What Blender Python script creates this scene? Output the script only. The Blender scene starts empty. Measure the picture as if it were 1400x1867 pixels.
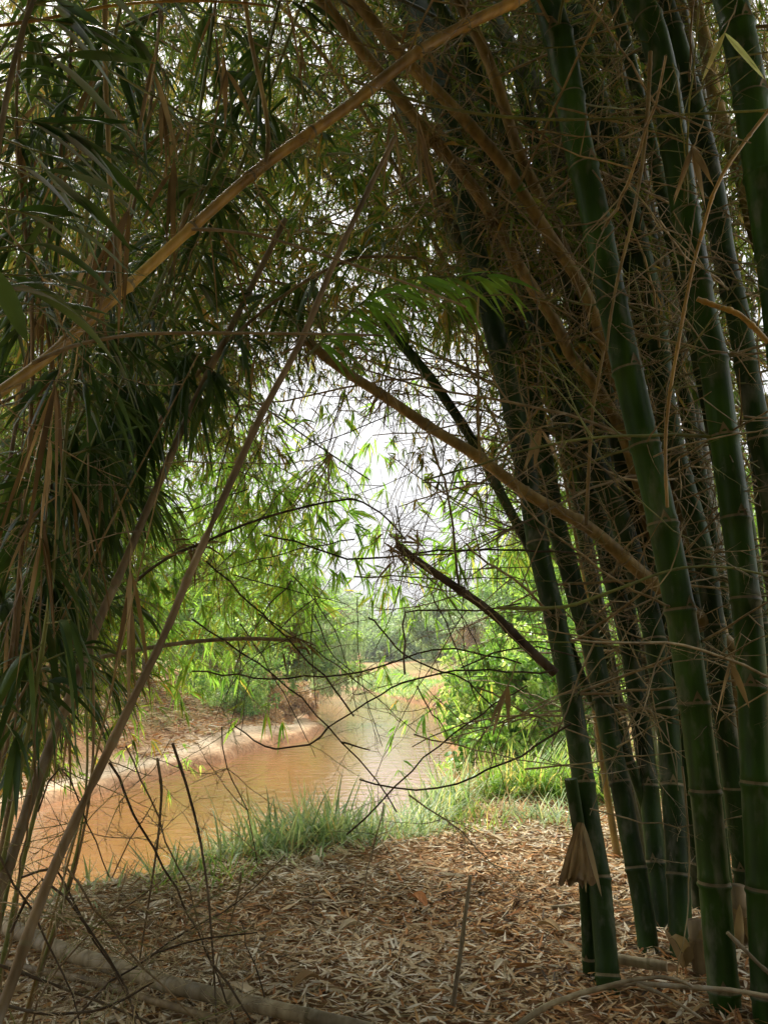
import bpy, math, random
import numpy as np
from mathutils import Vector
rng = np.random.default_rng(11)
random.seed(5)
S = bpy.context.scene
COL = S.collection
R = math.radians

# ------------------------------------------------------------------ camera, sky, sun, exposure
CAM = np.array([0.0, 0.0, 1.25]); F = 1410.0; TH = R(10.7)
cd = bpy.data.cameras.new('camera'); cam = bpy.data.objects.new('camera', cd); COL.objects.link(cam)
cam.location = CAM; cam.rotation_euler = (R(90) + TH, 0, 0)
cd.sensor_fit = 'VERTICAL'; cd.sensor_height = 24; cd.lens = 24 * F / 1867.0
cd.clip_start = 0.05; cd.clip_end = 2000
S.camera = cam
SUN_EL, SUN_AZ = R(50), R(-28)          # azimuth from +Y towards +X
w = bpy.data.worlds.new('World'); S.world = w; w.use_nodes = True
nt = w.node_tree; nt.nodes.clear()
out = nt.nodes.new('ShaderNodeOutputWorld'); bg = nt.nodes.new('ShaderNodeBackground'); bg.inputs[1].default_value = 0.082
sky = nt.nodes.new('ShaderNodeTexSky'); sky.sky_type = 'NISHITA'; sky.sun_disc = False
sky.sun_elevation = SUN_EL; sky.sun_rotation = SUN_AZ; sky.dust_density = 3; sky.air_density = 1
tc = nt.nodes.new('ShaderNodeTexCoord'); no = nt.nodes.new('ShaderNodeTexNoise'); no.inputs['Scale'].default_value = 2.2; no.inputs['Detail'].default_value = 4
rp = nt.nodes.new('ShaderNodeValToRGB'); rp.color_ramp.elements[0].position = .3; rp.color_ramp.elements[1].position = .75
rp.color_ramp.elements[0].color = (8.5, 8.5, 8.7, 1); rp.color_ramp.elements[1].color = (10.3, 10.3, 10.5, 1)
mx = nt.nodes.new('ShaderNodeMixRGB'); mx.inputs[0].default_value = 0.93
nt.links.new(tc.outputs['Generated'], no.inputs['Vector']); nt.links.new(no.outputs['Fac'], rp.inputs[0])
nt.links.new(sky.outputs[0], mx.inputs[1]); nt.links.new(rp.outputs[0], mx.inputs[2])
sx_ = nt.nodes.new('ShaderNodeSeparateXYZ'); nt.links.new(tc.outputs['Generated'], sx_.inputs[0])
mr = nt.nodes.new('ShaderNodeMapRange'); mr.inputs['From Min'].default_value = 0; mr.inputs['From Max'].default_value = 1; mr.inputs['To Min'].default_value = .50; mr.inputs['To Max'].default_value = 1.5
nt.links.new(sx_.outputs['Z'], mr.inputs['Value']); ml = nt.nodes.new('ShaderNodeMixRGB'); ml.blend_type = 'MULTIPLY'; ml.inputs[0].default_value = 1
nt.links.new(mx.outputs[0], ml.inputs[1]); nt.links.new(mr.outputs[0], ml.inputs[2]); mx = ml
nt.links.new(mx.outputs[0], bg.inputs[0]); nt.links.new(bg.outputs[0], out.inputs[0])
sd = bpy.data.lights.new('sun', 'SUN'); sd.energy = 4.8; sd.angle = R(9); sd.color = (1, .95, .87)
so = bpy.data.objects.new('sun', sd); COL.objects.link(so)
sdir = Vector((math.sin(SUN_AZ) * math.cos(SUN_EL), math.cos(SUN_AZ) * math.cos(SUN_EL), math.sin(SUN_EL)))
so.rotation_euler = sdir.to_track_quat('Z', 'Y').to_euler(); so.location = (0, 0, 30)
S.view_settings.view_transform = 'Standard'; S.view_settings.look = 'None'; S.view_settings.exposure = 1.1; S.view_settings.gamma = 1
S.cycles.use_denoising = True
S.cycles.max_bounces = 8; S.cycles.diffuse_bounces = 4; S.cycles.transmission_bounces = 5; S.cycles.glossy_bounces = 2
S.cycles.caustics_reflective = False; S.cycles.caustics_refractive = False

# ------------------------------------------------------------------ pixel helpers (pixels of the 1400x1867 photo; every point gets its own real distance)
def ray(px, py):
    x = (px - 700) / F; v = (933.5 - py) / F
    return np.array([x, math.cos(TH) - v * math.sin(TH), math.sin(TH) + v * math.cos(TH)])
def P(px, py, Y):
    d = ray(px, py); return CAM + d * (Y / d[1])
def G(px, py, z=0.0):
    d = ray(px, py); return CAM + d * ((z - CAM[2]) / d[2])
def mpp(p):                               # metres per photo pixel at a point
    d = p - CAM; return (d[1] * math.cos(TH) + d[2] * math.sin(TH)) / F
def nrm(v): return v / (np.linalg.norm(v, axis=-1, keepdims=True) + 1e-9)
def U(a, b, n=None): return rng.uniform(a, b, n)

# ------------------------------------------------------------------ mesh builder
class MB:
    def __init__(s): s.V = []; s.L = []; s.T = []; s.var = []; s.mi = []; s.n = 0
    def add(s, V, faces, k, var=0.5, mi=0):
        V = np.asarray(V, float).reshape(-1, 3); faces = np.asarray(faces, np.int64).reshape(-1, k)
        s.V.append(V); s.L.append((faces + s.n).ravel()); s.T.append(np.full(len(faces), k))
        s.var.append(np.broadcast_to(np.asarray(var, float), (len(faces),)).copy()); s.mi.append(np.full(len(faces), mi)); s.n += len(V)
    def tube(s, pts, rad, sides=5, var=.5, mi=0, cap=True):
        pts = np.asarray(pts, float); n = len(pts); rad = np.broadcast_to(np.asarray(rad, float), (n,))
        t = nrm(np.gradient(pts, axis=0)); a = np.array([0.31, .2, .93]) if abs(t[0][2]) < .9 else np.array([1., .1, 0])
        u = nrm(np.cross(t, a)); v = np.cross(t, u)
        an = np.arange(sides) * 2 * math.pi / sides
        ring = (u[:, None, :] * np.cos(an)[None, :, None] + v[:, None, :] * np.sin(an)[None, :, None]) * rad[:, None, None] + pts[:, None, :]
        i = np.arange(n - 1)[:, None] * sides; j = np.arange(sides)[None, :]; j2 = (j + 1) % sides
        f = np.stack([i + j, i + j2, i + sides + j2, i + sides + j], -1).reshape(-1, 4)
        if np.ndim(var): var = np.repeat(var, sides)
        s.add(ring.reshape(-1, 3), f, 4, var, mi)
        if cap and sides > 4:
            for e in (0, n - 1):
                k = np.arange(sides); s.add(ring[e], [k if e else k[::-1]], sides, .5, mi)
    def leaves(s, Pb, D, L, W, droop=.3, var=.5, mi=0, side=None, st=(0, .25, .62, 1), wd=(.1, 1, .72, 0), fold=0.0, twist=0.0):
        """lanceolate blades: Pb base, D direction, all (n,3)"""
        Pb = np.asarray(Pb, float).reshape(-1, 3); n = len(Pb)
        if n == 0: return
        D = nrm(np.asarray(D, float).reshape(-1, 3)); L = np.broadcast_to(L, (n,)); W = np.broadcast_to(W, (n,)); droop = np.broadcast_to(droop, (n,))
        if side is None:
            q = rng.normal(size=(n, 3)); side = nrm(np.cross(D, q))
        side = np.asarray(side, float).reshape(-1, 3); N = np.cross(side, D); st = np.array(st); wd = np.array(wd); m = len(st)
        tt = np.linspace(0, 1, m)
        C = Pb[:, None] + D[:, None] * (L[:, None] * st)[..., None]
        C[..., 2] -= (droop[:, None] * L[:, None] * st ** 2)
        tw = np.broadcast_to(twist, (n,))[:, None] * st[None, :]
        sd_ = side[:, None] * np.cos(tw)[..., None] + N[:, None] * np.sin(tw)[..., None]
        h = (W[:, None] * wd * .5)[..., None] * sd_
        var = np.broadcast_to(var, (n,))
        if fold:
            Nn = N[:, None] * (W[:, None] * wd * fold)[..., None]
            V = np.stack([C - h, C + Nn, C + h], 2); K = 3
        else:
            V = np.stack([C - h, C + h], 2); K = 2
        V = V.reshape(n, -1, 3); per = m * K
        fs = []
        for a in range(m - 1):
            for b in range(K - 1):
                fs.append([a * K + b, a * K + b + 1, (a + 1) * K + b + 1, (a + 1) * K + b])
        f = (np.array(fs)[None] + (np.arange(n) * per)[:, None, None]).reshape(-1, 4)
        s.add(V.reshape(-1, 3), f, 4, np.repeat(var, len(fs)), mi)
    def build(s, name, mats, parent=None, loc=None, smooth=True, attr=True):
        me = bpy.data.meshes.new(name)
        V = np.concatenate(s.V); L = np.concatenate(s.L); T = np.concatenate(s.T)
        if loc is not None: V = V - np.asarray(loc)
        me.vertices.add(len(V)); me.vertices.foreach_set('co', V.ravel().astype(np.float32))
        me.loops.add(len(L)); me.loops.foreach_set('vertex_index', L.astype(np.int32))
        me.polygons.add(len(T)); me.polygons.foreach_set('loop_start', np.concatenate([[0], np.cumsum(T)[:-1]]).astype(np.int32))
        if not isinstance(mats, (list, tuple)): mats = [mats]
        for m in mats: me.materials.append(m)
        me.polygons.foreach_set('material_index', np.concatenate(s.mi).astype(np.int32))
        me.polygons.foreach_set('use_smooth', np.full(len(T), smooth))
        if attr:
            a = me.attributes.new('var', 'FLOAT', 'FACE'); a.data.foreach_set('value', np.concatenate(s.var).astype(np.float32))
        me.update(calc_edges=True)
        o = bpy.data.objects.new(name, me); COL.objects.link(o)
        if loc is not None: o.location = loc
        if parent is not None:
            o.parent = parent; o.matrix_parent_inverse = parent.matrix_basis.inverted() if False else o.matrix_parent_inverse
            if loc is None: o.location = -Vector(parent['_o']) if '_o' in parent else (0, 0, 0)
            else: o.location = Vector(loc) - Vector(parent['_o'])
        return o
def tag(o, label, cat, group=None, kind=None):
    if label: o['label'] = label
    if cat: o['category'] = cat
    if group: o['group'] = group
    if kind: o['kind'] = kind
    return o
ROOTS = []
def thing(name, loc, label, cat, group=None):
    o = bpy.data.objects.new(name, None); COL.objects.link(o); o.empty_display_size = .1
    o.location = Vector(loc); o['_o'] = [float(v) for v in loc]; tag(o, label, cat, group); ROOTS.append(o); return o
def solo(mb, name, mats, label, cat, loc, group=None, kind=None):
    return tag(mb.build(name, mats, None, loc), label, cat, group, kind)

# ------------------------------------------------------------------ materials
def mat(name):
    m = bpy.data.materials.new(name); m.use_nodes = True; n = m.node_tree; return m, n, n.nodes['Principled BSDF'], n.nodes['Material Output']
def ramp(n, stops, src):
    r = n.nodes.new('ShaderNodeValToRGB'); e = r.color_ramp.elements
    while len(e) < len(stops): e.new(.5)
    for k, (p, c) in enumerate(stops): e[k].position = p; e[k].color = (*c, 1)
    n.links.new(src, r.inputs[0]); return r
def noise(n, scale, detail=3, coord='Object', stretch=None):
    t = n.nodes.new('ShaderNodeTexCoord'); x = n.nodes.new('ShaderNodeTexNoise'); x.inputs['Scale'].default_value = scale; x.inputs['Detail'].default_value = detail
    if stretch:
        mp = n.nodes.new('ShaderNodeMapping'); mp.inputs['Scale'].default_value = stretch; n.links.new(t.outputs[coord], mp.inputs[0]); n.links.new(mp.outputs[0], x.inputs['Vector'])
    else: n.links.new(t.outputs[coord], x.inputs['Vector'])
    return x
def mixc(n, a, b, fac, mode='MULTIPLY'):
    m = n.nodes.new('ShaderNodeMixRGB'); m.blend_type = mode
    if isinstance(fac, (int, float)): m.inputs[0].default_value = fac
    else: n.links.new(fac, m.inputs[0])
    for k, q in ((1, a), (2, b)):
        if isinstance(q, tuple): m.inputs[k].default_value = (*q, 1)
        else: n.links.new(q, m.inputs[k])
    return m.outputs[0]
def bump(n, src, bs, strength, dist=.01):
    b = n.nodes.new('ShaderNodeBump'); b.inputs['Strength'].default_value = strength; b.inputs['Distance'].default_value = dist
    n.links.new(src, b.inputs['Height']); n.links.new(b.outputs[0], bs.inputs['Normal'])
def leafmat(name, stops, trans=.45, tcol=1.6, rough=.5, yellow=(1.22, 1.08, .62)):
    m, n, bs, o = mat(name)
    at = n.nodes.new('ShaderNodeAttribute'); at.attribute_name = 'var'
    r = ramp(n, stops, at.outputs['Fac']); nz = noise(n, 9, 2)
    rr = ramp(n, [(.3, (.72, .72, .72)), (.7, (1.2, 1.2, 1.2))], nz.outputs['Fac'])
    c = mixc(n, r.outputs[0], rr.outputs[0], 1.0)
    n.links.new(c, bs.inputs['Base Color']); bs.inputs['Roughness'].default_value = rough
    bs.inputs['Specular IOR Level'].default_value = .35
    if trans:
        t = n.nodes.new('ShaderNodeBsdfTranslucent'); n.links.new(mixc(n, c, tuple(tcol * v for v in yellow), 1.0), t.inputs[0])
        a = n.nodes.new('ShaderNodeMixShader'); a.inputs[0].default_value = trans
        n.links.new(bs.outputs[0], a.inputs[1]); n.links.new(t.outputs[0], a.inputs[2]); n.links.new(a.outputs[0], o.inputs[0])
    return m
M = {}
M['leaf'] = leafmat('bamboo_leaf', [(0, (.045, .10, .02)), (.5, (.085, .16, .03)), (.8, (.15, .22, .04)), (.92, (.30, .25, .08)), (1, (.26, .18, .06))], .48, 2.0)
M['leaf_bright'] = leafmat('lit_leaf', [(0, (.07, .17, .03)), (.5, (.13, .28, .05)), (.85, (.22, .36, .08)), (1, (.40, .32, .10))], .55, 2.1)  # copy of the bamboo leaf with backlight put into a brighter colour
M['strap'] = leafmat('broad_leaf', [(0, (.03, .075, .018)), (.6, (.05, .11, .025)), (1, (.09, .16, .04))], .35, 1.3, .38)
M['dry'] = leafmat('dry_leaf', [(0, (.13, .09, .04)), (.4, (.25, .18, .08)), (.75, (.38, .30, .15)), (1, (.52, .43, .25))], .3, 1.1, .7, (1.1, .95, .7))
M['litter'] = leafmat('litter_leaf', [(0, (.08, .055, .03)), (.2, (.38, .15, .035)), (.36, (.46, .25, .08)), (.5, (.48, .34, .17)), (.78, (.60, .50, .32)), (1, (.80, .73, .57))], 0, 1, .75)
M['grass'] = leafmat('grass_blade', [(0, (.15, .27, .14)), (.5, (.32, .47, .27)), (.8, (.52, .60, .40)), (1, (.48, .40, .20))], .4)
M['grass_bright'] = leafmat('lit_grass', [(0, (.13, .27, .05)), (.6, (.23, .40, .09)), (.85, (.40, .44, .16)), (1, (.55, .44, .22))], .4)
M['straw'] = leafmat('straw_grass', [(0, (.36, .24, .12)), (.5, (.52, .38, .21)), (1, (.66, .52, .32))], .3, 1.1, .7, (1.1, 1, .8))
M['tree'] = leafmat('tree_leaf', [(0, (.07, .15, .03)), (.5, (.13, .26, .05)), (1, (.25, .40, .09))], .45, 1.9)
M['tree_pale'] = leafmat('pale_hazy_leaf', [(0, (.15, .24, .09)), (.5, (.25, .37, .14)), (1, (.38, .48, .23))], .42, 1.5, .5, (1, 1, .8))  # pale weeping and palm foliage; on far trees, distance haze put into the colour
M['shrub'] = leafmat('shrub_leaf', [(0, (.05, .14, .03)), (.3, (.14, .30, .06)), (.65, (.30, .48, .13)), (1, (.55, .66, .36))], .4, 1.7, .35)  # pale ramp end puts glossy highlights into the leaf colour

def culm_mat(name, c1, c2, c3, rough, spec=.5, grey=.0):
    m, n, bs, o = mat(name)
    nz = noise(n, 1.0, 4, 'Object', (30, 30, 1.2)); nb = noise(n, 3.0, 4)
    r = ramp(n, [(.25, c1), (.5, c2), (.8, c3)], nz.outputs['Fac'])
    r2 = ramp(n, [(.35, (.55, .55, .55)), (.65, (1.3, 1.3, 1.3))], nb.outputs['Fac'])
    c = mixc(n, r.outputs[0], r2.outputs[0], 1.0)
    sp = noise(n, 16, 6, 'Object', (1, 1, .4)); rs = ramp(n, [(.55, (0, 0, 0)), (.72, (1, 1, 1))], sp.outputs['Fac'])
    gm = n.nodes.new('ShaderNodeMath'); gm.operation = 'MULTIPLY'; gm.inputs[1].default_value = grey; n.links.new(rs.outputs[0], gm.inputs[0])
    c = mixc(n, c, (.35, .33, .27), gm.outputs[0], 'MIX')
    n.links.new(c, bs.inputs['Base Color']); bs.inputs['Roughness'].default_value = rough; bs.inputs['Specular IOR Level'].default_value = spec
    bump(n, nz.outputs['Fac'], bs, .5, .006); return m
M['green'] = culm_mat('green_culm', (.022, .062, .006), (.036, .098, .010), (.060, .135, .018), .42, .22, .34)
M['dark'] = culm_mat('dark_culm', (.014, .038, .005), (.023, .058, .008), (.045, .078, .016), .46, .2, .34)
M['grey'] = culm_mat('grey_culm', (.04, .06, .025), (.09, .11, .05), (.17, .18, .10), .45, .5, .5)
M['tan'] = culm_mat('tan_culm', (.15, .10, .028), (.29, .21, .07), (.47, .37, .16), .55, .3, .3)
M['gold'] = culm_mat('golden_cane', (.30, .17, .03), (.47, .29, .055), (.60, .42, .11), .45, .45, .2)
M['brown'] = culm_mat('brown_cane', (.12, .085, .04), (.23, .165, .08), (.36, .28, .15), .6, .3, .4)
M['log'] = culm_mat('weathered_cane', (.17, .13, .07), (.32, .26, .15), (.48, .41, .27), .7, .3, .6)
M['twig'] = culm_mat('bare_twig', (.16, .12, .05), (.33, .26, .12), (.54, .46, .28), .6, .3, .3)
M['twig_green'] = culm_mat('green_twig', (.13, .15, .04), (.20, .23, .06), (.30, .30, .10), .5, .3, .2)
M['backlit_wood'] = culm_mat('backlit_dead_wood', (.045, .032, .018), (.085, .062, .035), (.16, .125, .08), .7, .2, .15)  # darker copy of the brown cane; backlit silhouette put into the colour
M['ring'] = culm_mat('node_band', (.13, .11, .05), (.22, .18, .09), (.34, .29, .16), .6, .3, .2)
M['bark'] = culm_mat('tree_bark', (.14, .09, .06), (.24, .16, .11), (.34, .25, .18), .85, .2, .4)
M['sheath'] = culm_mat('papery_sheath', (.15, .09, .035), (.27, .18, .07), (.40, .29, .14), .7, .3, .4)

# ------------------------------------------------------------------ terrain and river
ZW = -1.2
def near(px, py): g = G(px, py, 0.0); return g[:2]
crest = [near(-500, 1740), near(-200, 1665), near(0, 1612), near(250, 1562), near(430, 1532), near(540, 1512), near(620, 1497), near(700, 1470), near(760, 1437), near(800, 1398)]
poly = [np.array([-30., 2.0])] + [c + np.array([-.25, .75]) for c in crest]
poly += [np.array([1.15, 13.]), np.array([1.7, 20.]), np.array([2.8, 32.])]
wp = lambda px, py: G(px, py, ZW)[:2]
poly += [wp(828, 1296), wp(806, 1291), wp(740, 1278), wp(700, 1268), wp(660, 1258), np.array([-14., 85.]), np.array([-40., 92.])]
poly += [np.array([-40., 84.]), np.array([-14., 76.]), wp(598, 1256), wp(580, 1268), wp(566, 1290), wp(560, 1310), wp(588, 1333), wp(560, 1345), wp(500, 1358), wp(430, 1380), wp(350, 1402), wp(270, 1420), wp(190, 1443), wp(60, 1482), wp(-80, 1520), wp(-300, 1580), np.array([-30., 10.])]
poly = np.array(poly)
def sdist(x, y):
    x = np.atleast_1d(x).astype(float); y = np.atleast_1d(y).astype(float)
    d = np.full(x.shape, 1e9); ins = np.zeros(x.shape, bool); n = len(poly)
    for i in range(n):
        a = poly[i]; b = poly[(i + 1) % n]; ab = b - a
        t = np.clip(((x - a[0]) * ab[0] + (y - a[1]) * ab[1]) / (ab @ ab + 1e-12), 0, 1)
        d = np.minimum(d, np.hypot(x - a[0] - t * ab[0], y - a[1] - t * ab[1]))
        c = (a[1] > y) != (b[1] > y)
        xi = (b[0] - a[0]) * (y - a[1]) / (b[1] - a[1] + 1e-12) + a[0]
        ins ^= c & (x < xi)
    return np.where(ins, -d, d) + .10 * wob(x, y, 4, 10, .6)
_ph = rng.uniform(0, 6.28, (14, 2)); _fr = np.array([.13, .21, .37, .6, 1.1, 1.7, 2.6, 3.7, 5.1, 7.0, 9.5, 12.5, 15, 18])
_an = rng.uniform(0, 6.28, 14)
def wob(x, y, lo, hi, p=1.0):
    s = 0
    for k in range(lo, hi):
        f = _fr[k]; s = s + np.sin(f * (x * math.cos(_an[k]) + y * math.sin(_an[k])) + _ph[k, 0]) * np.sin(f * .83 * (-x * math.sin(_an[k]) + y * math.cos(_an[k])) + _ph[k, 1]) / f ** p
    return s
def height(x, y, d=None):
    x = np.atleast_1d(x).astype(float); y = np.atleast_1d(y).astype(float)
    if d is None: d = sdist(x, y)
    left = np.interp(-x + 0.02 * y, [1.0, 2.5], [0, 1]) * (y > 9) 
    left = np.where((y > 9) & (x < .04 * y - 1.6), 1.0, 0.0); left = np.where(y > 40, (x < -4) * 1.0, left)
    hl = np.interp(d, [0, .06, .14, 1.4, 3, 6, 12, 40, 400], [ZW, ZW + .16, ZW + .20, ZW + .36, -.35, .6, 1.5, 3.2, 8])
    hn = np.interp(d * np.where(y > 9, .75 + .3 * np.sin(y * .9) + .15 * np.sin(y * 2.7), 1), [0, .35, .8, 1.4, 40, 400], [ZW, -.75, -.15, 0, .5, 6])
    hf = np.interp(d, [0, .8, 3, 8, 40, 400], [ZW, ZW + .35, -.3, .55, 2, 8])
    far = np.interp(y, [38, 46], [0, 1])
    h = np.where(left > .5, hl, hn * (1 - far) + hf * far)
    h = np.where(d < 0, np.interp(-d, [0, .5, 3], [ZW, ZW - .25, ZW - .7]), h)
    a = np.clip(d, 0, 1.0)
    return h + a * (0.035 * wob(x, y, 4, 9) + 0.10 * wob(x, y, 1, 4) * np.interp(np.hypot(x, y), [6, 25], [0.1, 1.6]) * .5)
def hz(x, y): return float(height(x, y)[0])
def warp(n, lo, hi, k):
    t = np.linspace(-1, 1, n); s = np.sinh(k * t) / math.sinh(k); return np.where(s < 0, -s * lo, s * hi)
gx = warp(420, -420, 420, 5.2); gy = np.concatenate([np.linspace(-60, 0, 25)[:-1], np.sinh(np.linspace(0, 1, 460) * 5.0) / math.sinh(5.0) * 600])
X, Yg = np.meshgrid(gx, gy); D = sdist(X.ravel(), Yg.ravel()); Z = height(X.ravel(), Yg.ravel(), D)
nx, ny = len(gx), len(gy)
ii = (np.arange(ny - 1)[:, None] * nx + np.arange(nx - 1)[None, :]).ravel()
mb = MB(); mb.add(np.stack([X.ravel(), Yg.ravel(), Z], -1), np.stack([ii, ii + 1, ii + nx + 1, ii + nx], -1), 4)
m, n, bs, o = mat('earth')
at = n.nodes.new('ShaderNodeAttribute'); at.attribute_name = 'soil'
nz = noise(n, 1.3, 8); nf = noise(n, 14, 6)
r1 = ramp(n, [(.3, (.72, .66, .6)), (.55, (1, 1, 1)), (.75, (1.25, 1.22, 1.15))], nz.outputs['Fac'])
r2 = ramp(n, [(.3, (.6, .58, .55)), (.65, (1.2, 1.18, 1.15))], nf.outputs['Fac'])
c = mixc(n, mixc(n, at.outputs['Color'], r1.outputs[0], 1.0), r2.outputs[0], 1.0)
n.links.new(c, bs.inputs['Base Color']); bs.inputs['Roughness'].default_value = .95; bs.inputs['Specular IOR Level'].default_value = .1
bump(n, nf.outputs['Fac'], bs, .6, .04)
ground = mb.build('ground', m); tag(ground, 'sandy and leaf covered earth banks along the river', None, None, 'structure')
sx, sy = X.ravel(), Yg.ravel()
litter_c = np.array([.22, .13, .06]); soil = np.array([.36, .21, .105]); sand = np.array([.58, .48, .34]); olive = np.array([.20, .22, .08]); green = np.array([.16, .27, .07])
nzv = wob(sx, sy, 1, 6, .4)
w_left = ((sx < .04 * sy - 1.6) & (sy > 9)).astype(float)[:, None]
c = np.where(w_left > .5, soil * 1.05, np.where((np.hypot(sx, sy) < 9 + 1.2 * wob(sx, sy, 2, 8, .5))[:, None], litter_c, soil * .85 + olive * .15))
beach = (np.clip(1 - np.abs(D - .9) / 1.0, 0, 1) * w_left[:, 0])[:, None]; c = c * (1 - beach) + sand * beach
k = (np.clip(nzv * .6, 0, 1) * .7 * (D > 2))[:, None] * (np.hypot(sx, sy) > 9)[:, None]; c = c * (1 - k) + olive * k
k = ((sy > 44) & (sx > -3) & (D < 3.5) & (D > .3)).astype(float)[:, None] * .85; c = c * (1 - k) + green * k
k = ((D < .12) & (D > -.5)).astype(float)[:, None] * .6; c = c * (1 - k) + np.array([.22, .11, .05]) * k
ca = ground.data.attributes.new('soil', 'FLOAT_COLOR', 'POINT'); ca.data.foreach_set('color', np.concatenate([c, np.ones((len(c), 1))], 1).astype(np.float32).ravel())

m, n, bs, o = mat('muddy_water')
bs.inputs['Roughness'].default_value = .07; bs.inputs['IOR'].default_value = 1.8; bs.inputs['Coat Weight'].default_value = .7; bs.inputs['Coat Roughness'].default_value = .05; bs.inputs['Coat IOR'].default_value = 1.6
nz = noise(n, .35, 3, 'Object', (1, .6, 1)); rr = ramp(n, [(.3, (.22, .088, .027)), (.7, (.30, .125, .040))], nz.outputs['Fac']); n.links.new(rr.outputs[0], bs.inputs['Base Color'])
n1 = noise(n, 2.4, 8, 'Object', (1.0, 1.5, 1)); bump(n, n1.outputs['Fac'], bs, .32, .12); cb = n.nodes.new('ShaderNodeBump'); cb.inputs['Strength'].default_value = .16; cb.inputs['Distance'].default_value = .12; n.links.new(n1.outputs['Fac'], cb.inputs['Height']); n.links.new(cb.outputs[0], bs.inputs['Coat Normal'])
mb = MB(); wx = np.linspace(-60, 12, 30); wy = np.linspace(2, 110, 40); A, B = np.meshgrid(wx, wy)
ii = (np.arange(39)[:, None] * 30 + np.arange(29)[None, :]).ravel()
mb.add(np.stack([A.ravel(), B.ravel(), np.full(A.size, ZW)], -1), np.stack([ii, ii + 1, ii + 31, ii + 30], -1), 4)
tag(mb.build('river', m), 'muddy orange river bending away between its banks', None, None, 'structure')

# ------------------------------------------------------------------ curves
def spline(pts, step=.08):
    pts = [np.asarray(p, float) for p in pts]
    if len(pts) == 2: pts = [pts[0], (pts[0] + pts[1]) / 2, pts[1]]
    q = [2 * pts[0] - pts[1]] + pts + [2 * pts[-1] - pts[-2]]; out_ = []
    for i in range(1, len(q) - 2):
        p0, p1, p2, p3 = q[i - 1], q[i], q[i + 1], q[i + 2]; k = max(2, int(np.linalg.norm(p2 - p1) / step))
        t = np.linspace(0, 1, k, endpoint=False)[:, None]
        out_.append(.5 * ((2 * p1) + (-p0 + p2) * t + (2 * p0 - 5 * p1 + 4 * p2 - p3) * t ** 2 + (-p0 + 3 * p1 - 3 * p2 + p3) * t ** 3))
    return np.concatenate(out_ + [pts[-1][None]])
def jitter_line(a, b, seg=.09, amp=.012, sag=0.0):
    a = np.asarray(a, float); b = np.asarray(b, float); L = np.linalg.norm(b - a); k = max(3, int(L / seg) + 1)
    t = np.linspace(0, 1, k)[:, None]; p = a + (b - a) * t; p[:, 2:3] -= sag * L * 4 * t * (1 - t) * -1 if sag < 0 else sag * L * 4 * t * (1 - t)
    q = rng.normal(size=(k, 3)) * amp; q[0] = 0; q[-1] = 0; q[1::2] *= 1.0
    return p + q
def culm_profile(path, r, spacing, swell=.10, first=None):
    """resample so every node has a swollen ring; returns pts, radii, node indices"""
    seg = np.linalg.norm(np.diff(path, axis=0), axis=1); s = np.concatenate([[0], np.cumsum(seg)]); T = s[-1]
    nodes = []; x = first if first is not None else spacing * .4
    while x < T - .03: nodes.append(x); x += spacing * U(.93, 1.07)
    ss = [0]; 
    for q in nodes: ss += [q - .022, q - .009, q - .003, q + .004, q + .013, q + .03]
    mid = np.arange(.06, T, .09); mid = [v for v in mid if all(abs(v - q) > .04 for q in nodes)]
    ss = np.unique(np.clip(np.array(list(ss) + list(mid) + [T]), 0, T))
    pts = np.stack([np.interp(ss, s, path[:, k]) for k in range(3)], -1)
    rad = np.interp(ss, s, np.broadcast_to(r, s.shape)) 
    bumpv = np.zeros(len(ss)); 
    for q in nodes:
        bumpv += np.where(np.abs(ss - q + .006) < .006, swell, 0) + np.where(np.abs(ss - q - .004) < .002, -.03, 0) + np.where(np.abs(ss - q - .013) < .002, swell * .55, 0)
    nd = [(np.array([np.interp(q, s, path[:, k]) for k in range(3)]), np.array([np.interp(min(q + .03, T), s, path[:, k]) - np.interp(max(q - .03, 0), s, path[:, k]) for k in range(3)]), float(np.interp(q, s, np.broadcast_to(r, s.shape)))) for q in nodes]
    return pts, rad * (1 + bumpv), nd
def ring_mesh(parent, c, d, r):
    d = d / np.linalg.norm(d); mb = MB()
    pr = [(-.0045, 1.02), (-.003, 1.075), (.0, 1.085), (.0025, 1.02), (.006, 1.045), (.009, 1.02)]
    mb.tube([c + d * a for a, _ in pr], [r * b for _, b in pr], 18, cap=False)
    if rng.random() < .6:
        dz = d; q = nrm(np.array([U(-.8, .8), -1, 0])); q = nrm(q - dz * (q @ dz)); mb.leaves([c + q * r * 1.03 - dz * .004], [dz + q * .12], .75 * r + .012, .8 * r, 0, .5, 0, [nrm(np.cross(q, dz))], st=(0, .3, .7, 1), wd=(1, .8, .35, 0), fold=.12)
    return mb.build('node_ring', M['ring'], parent)

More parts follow.
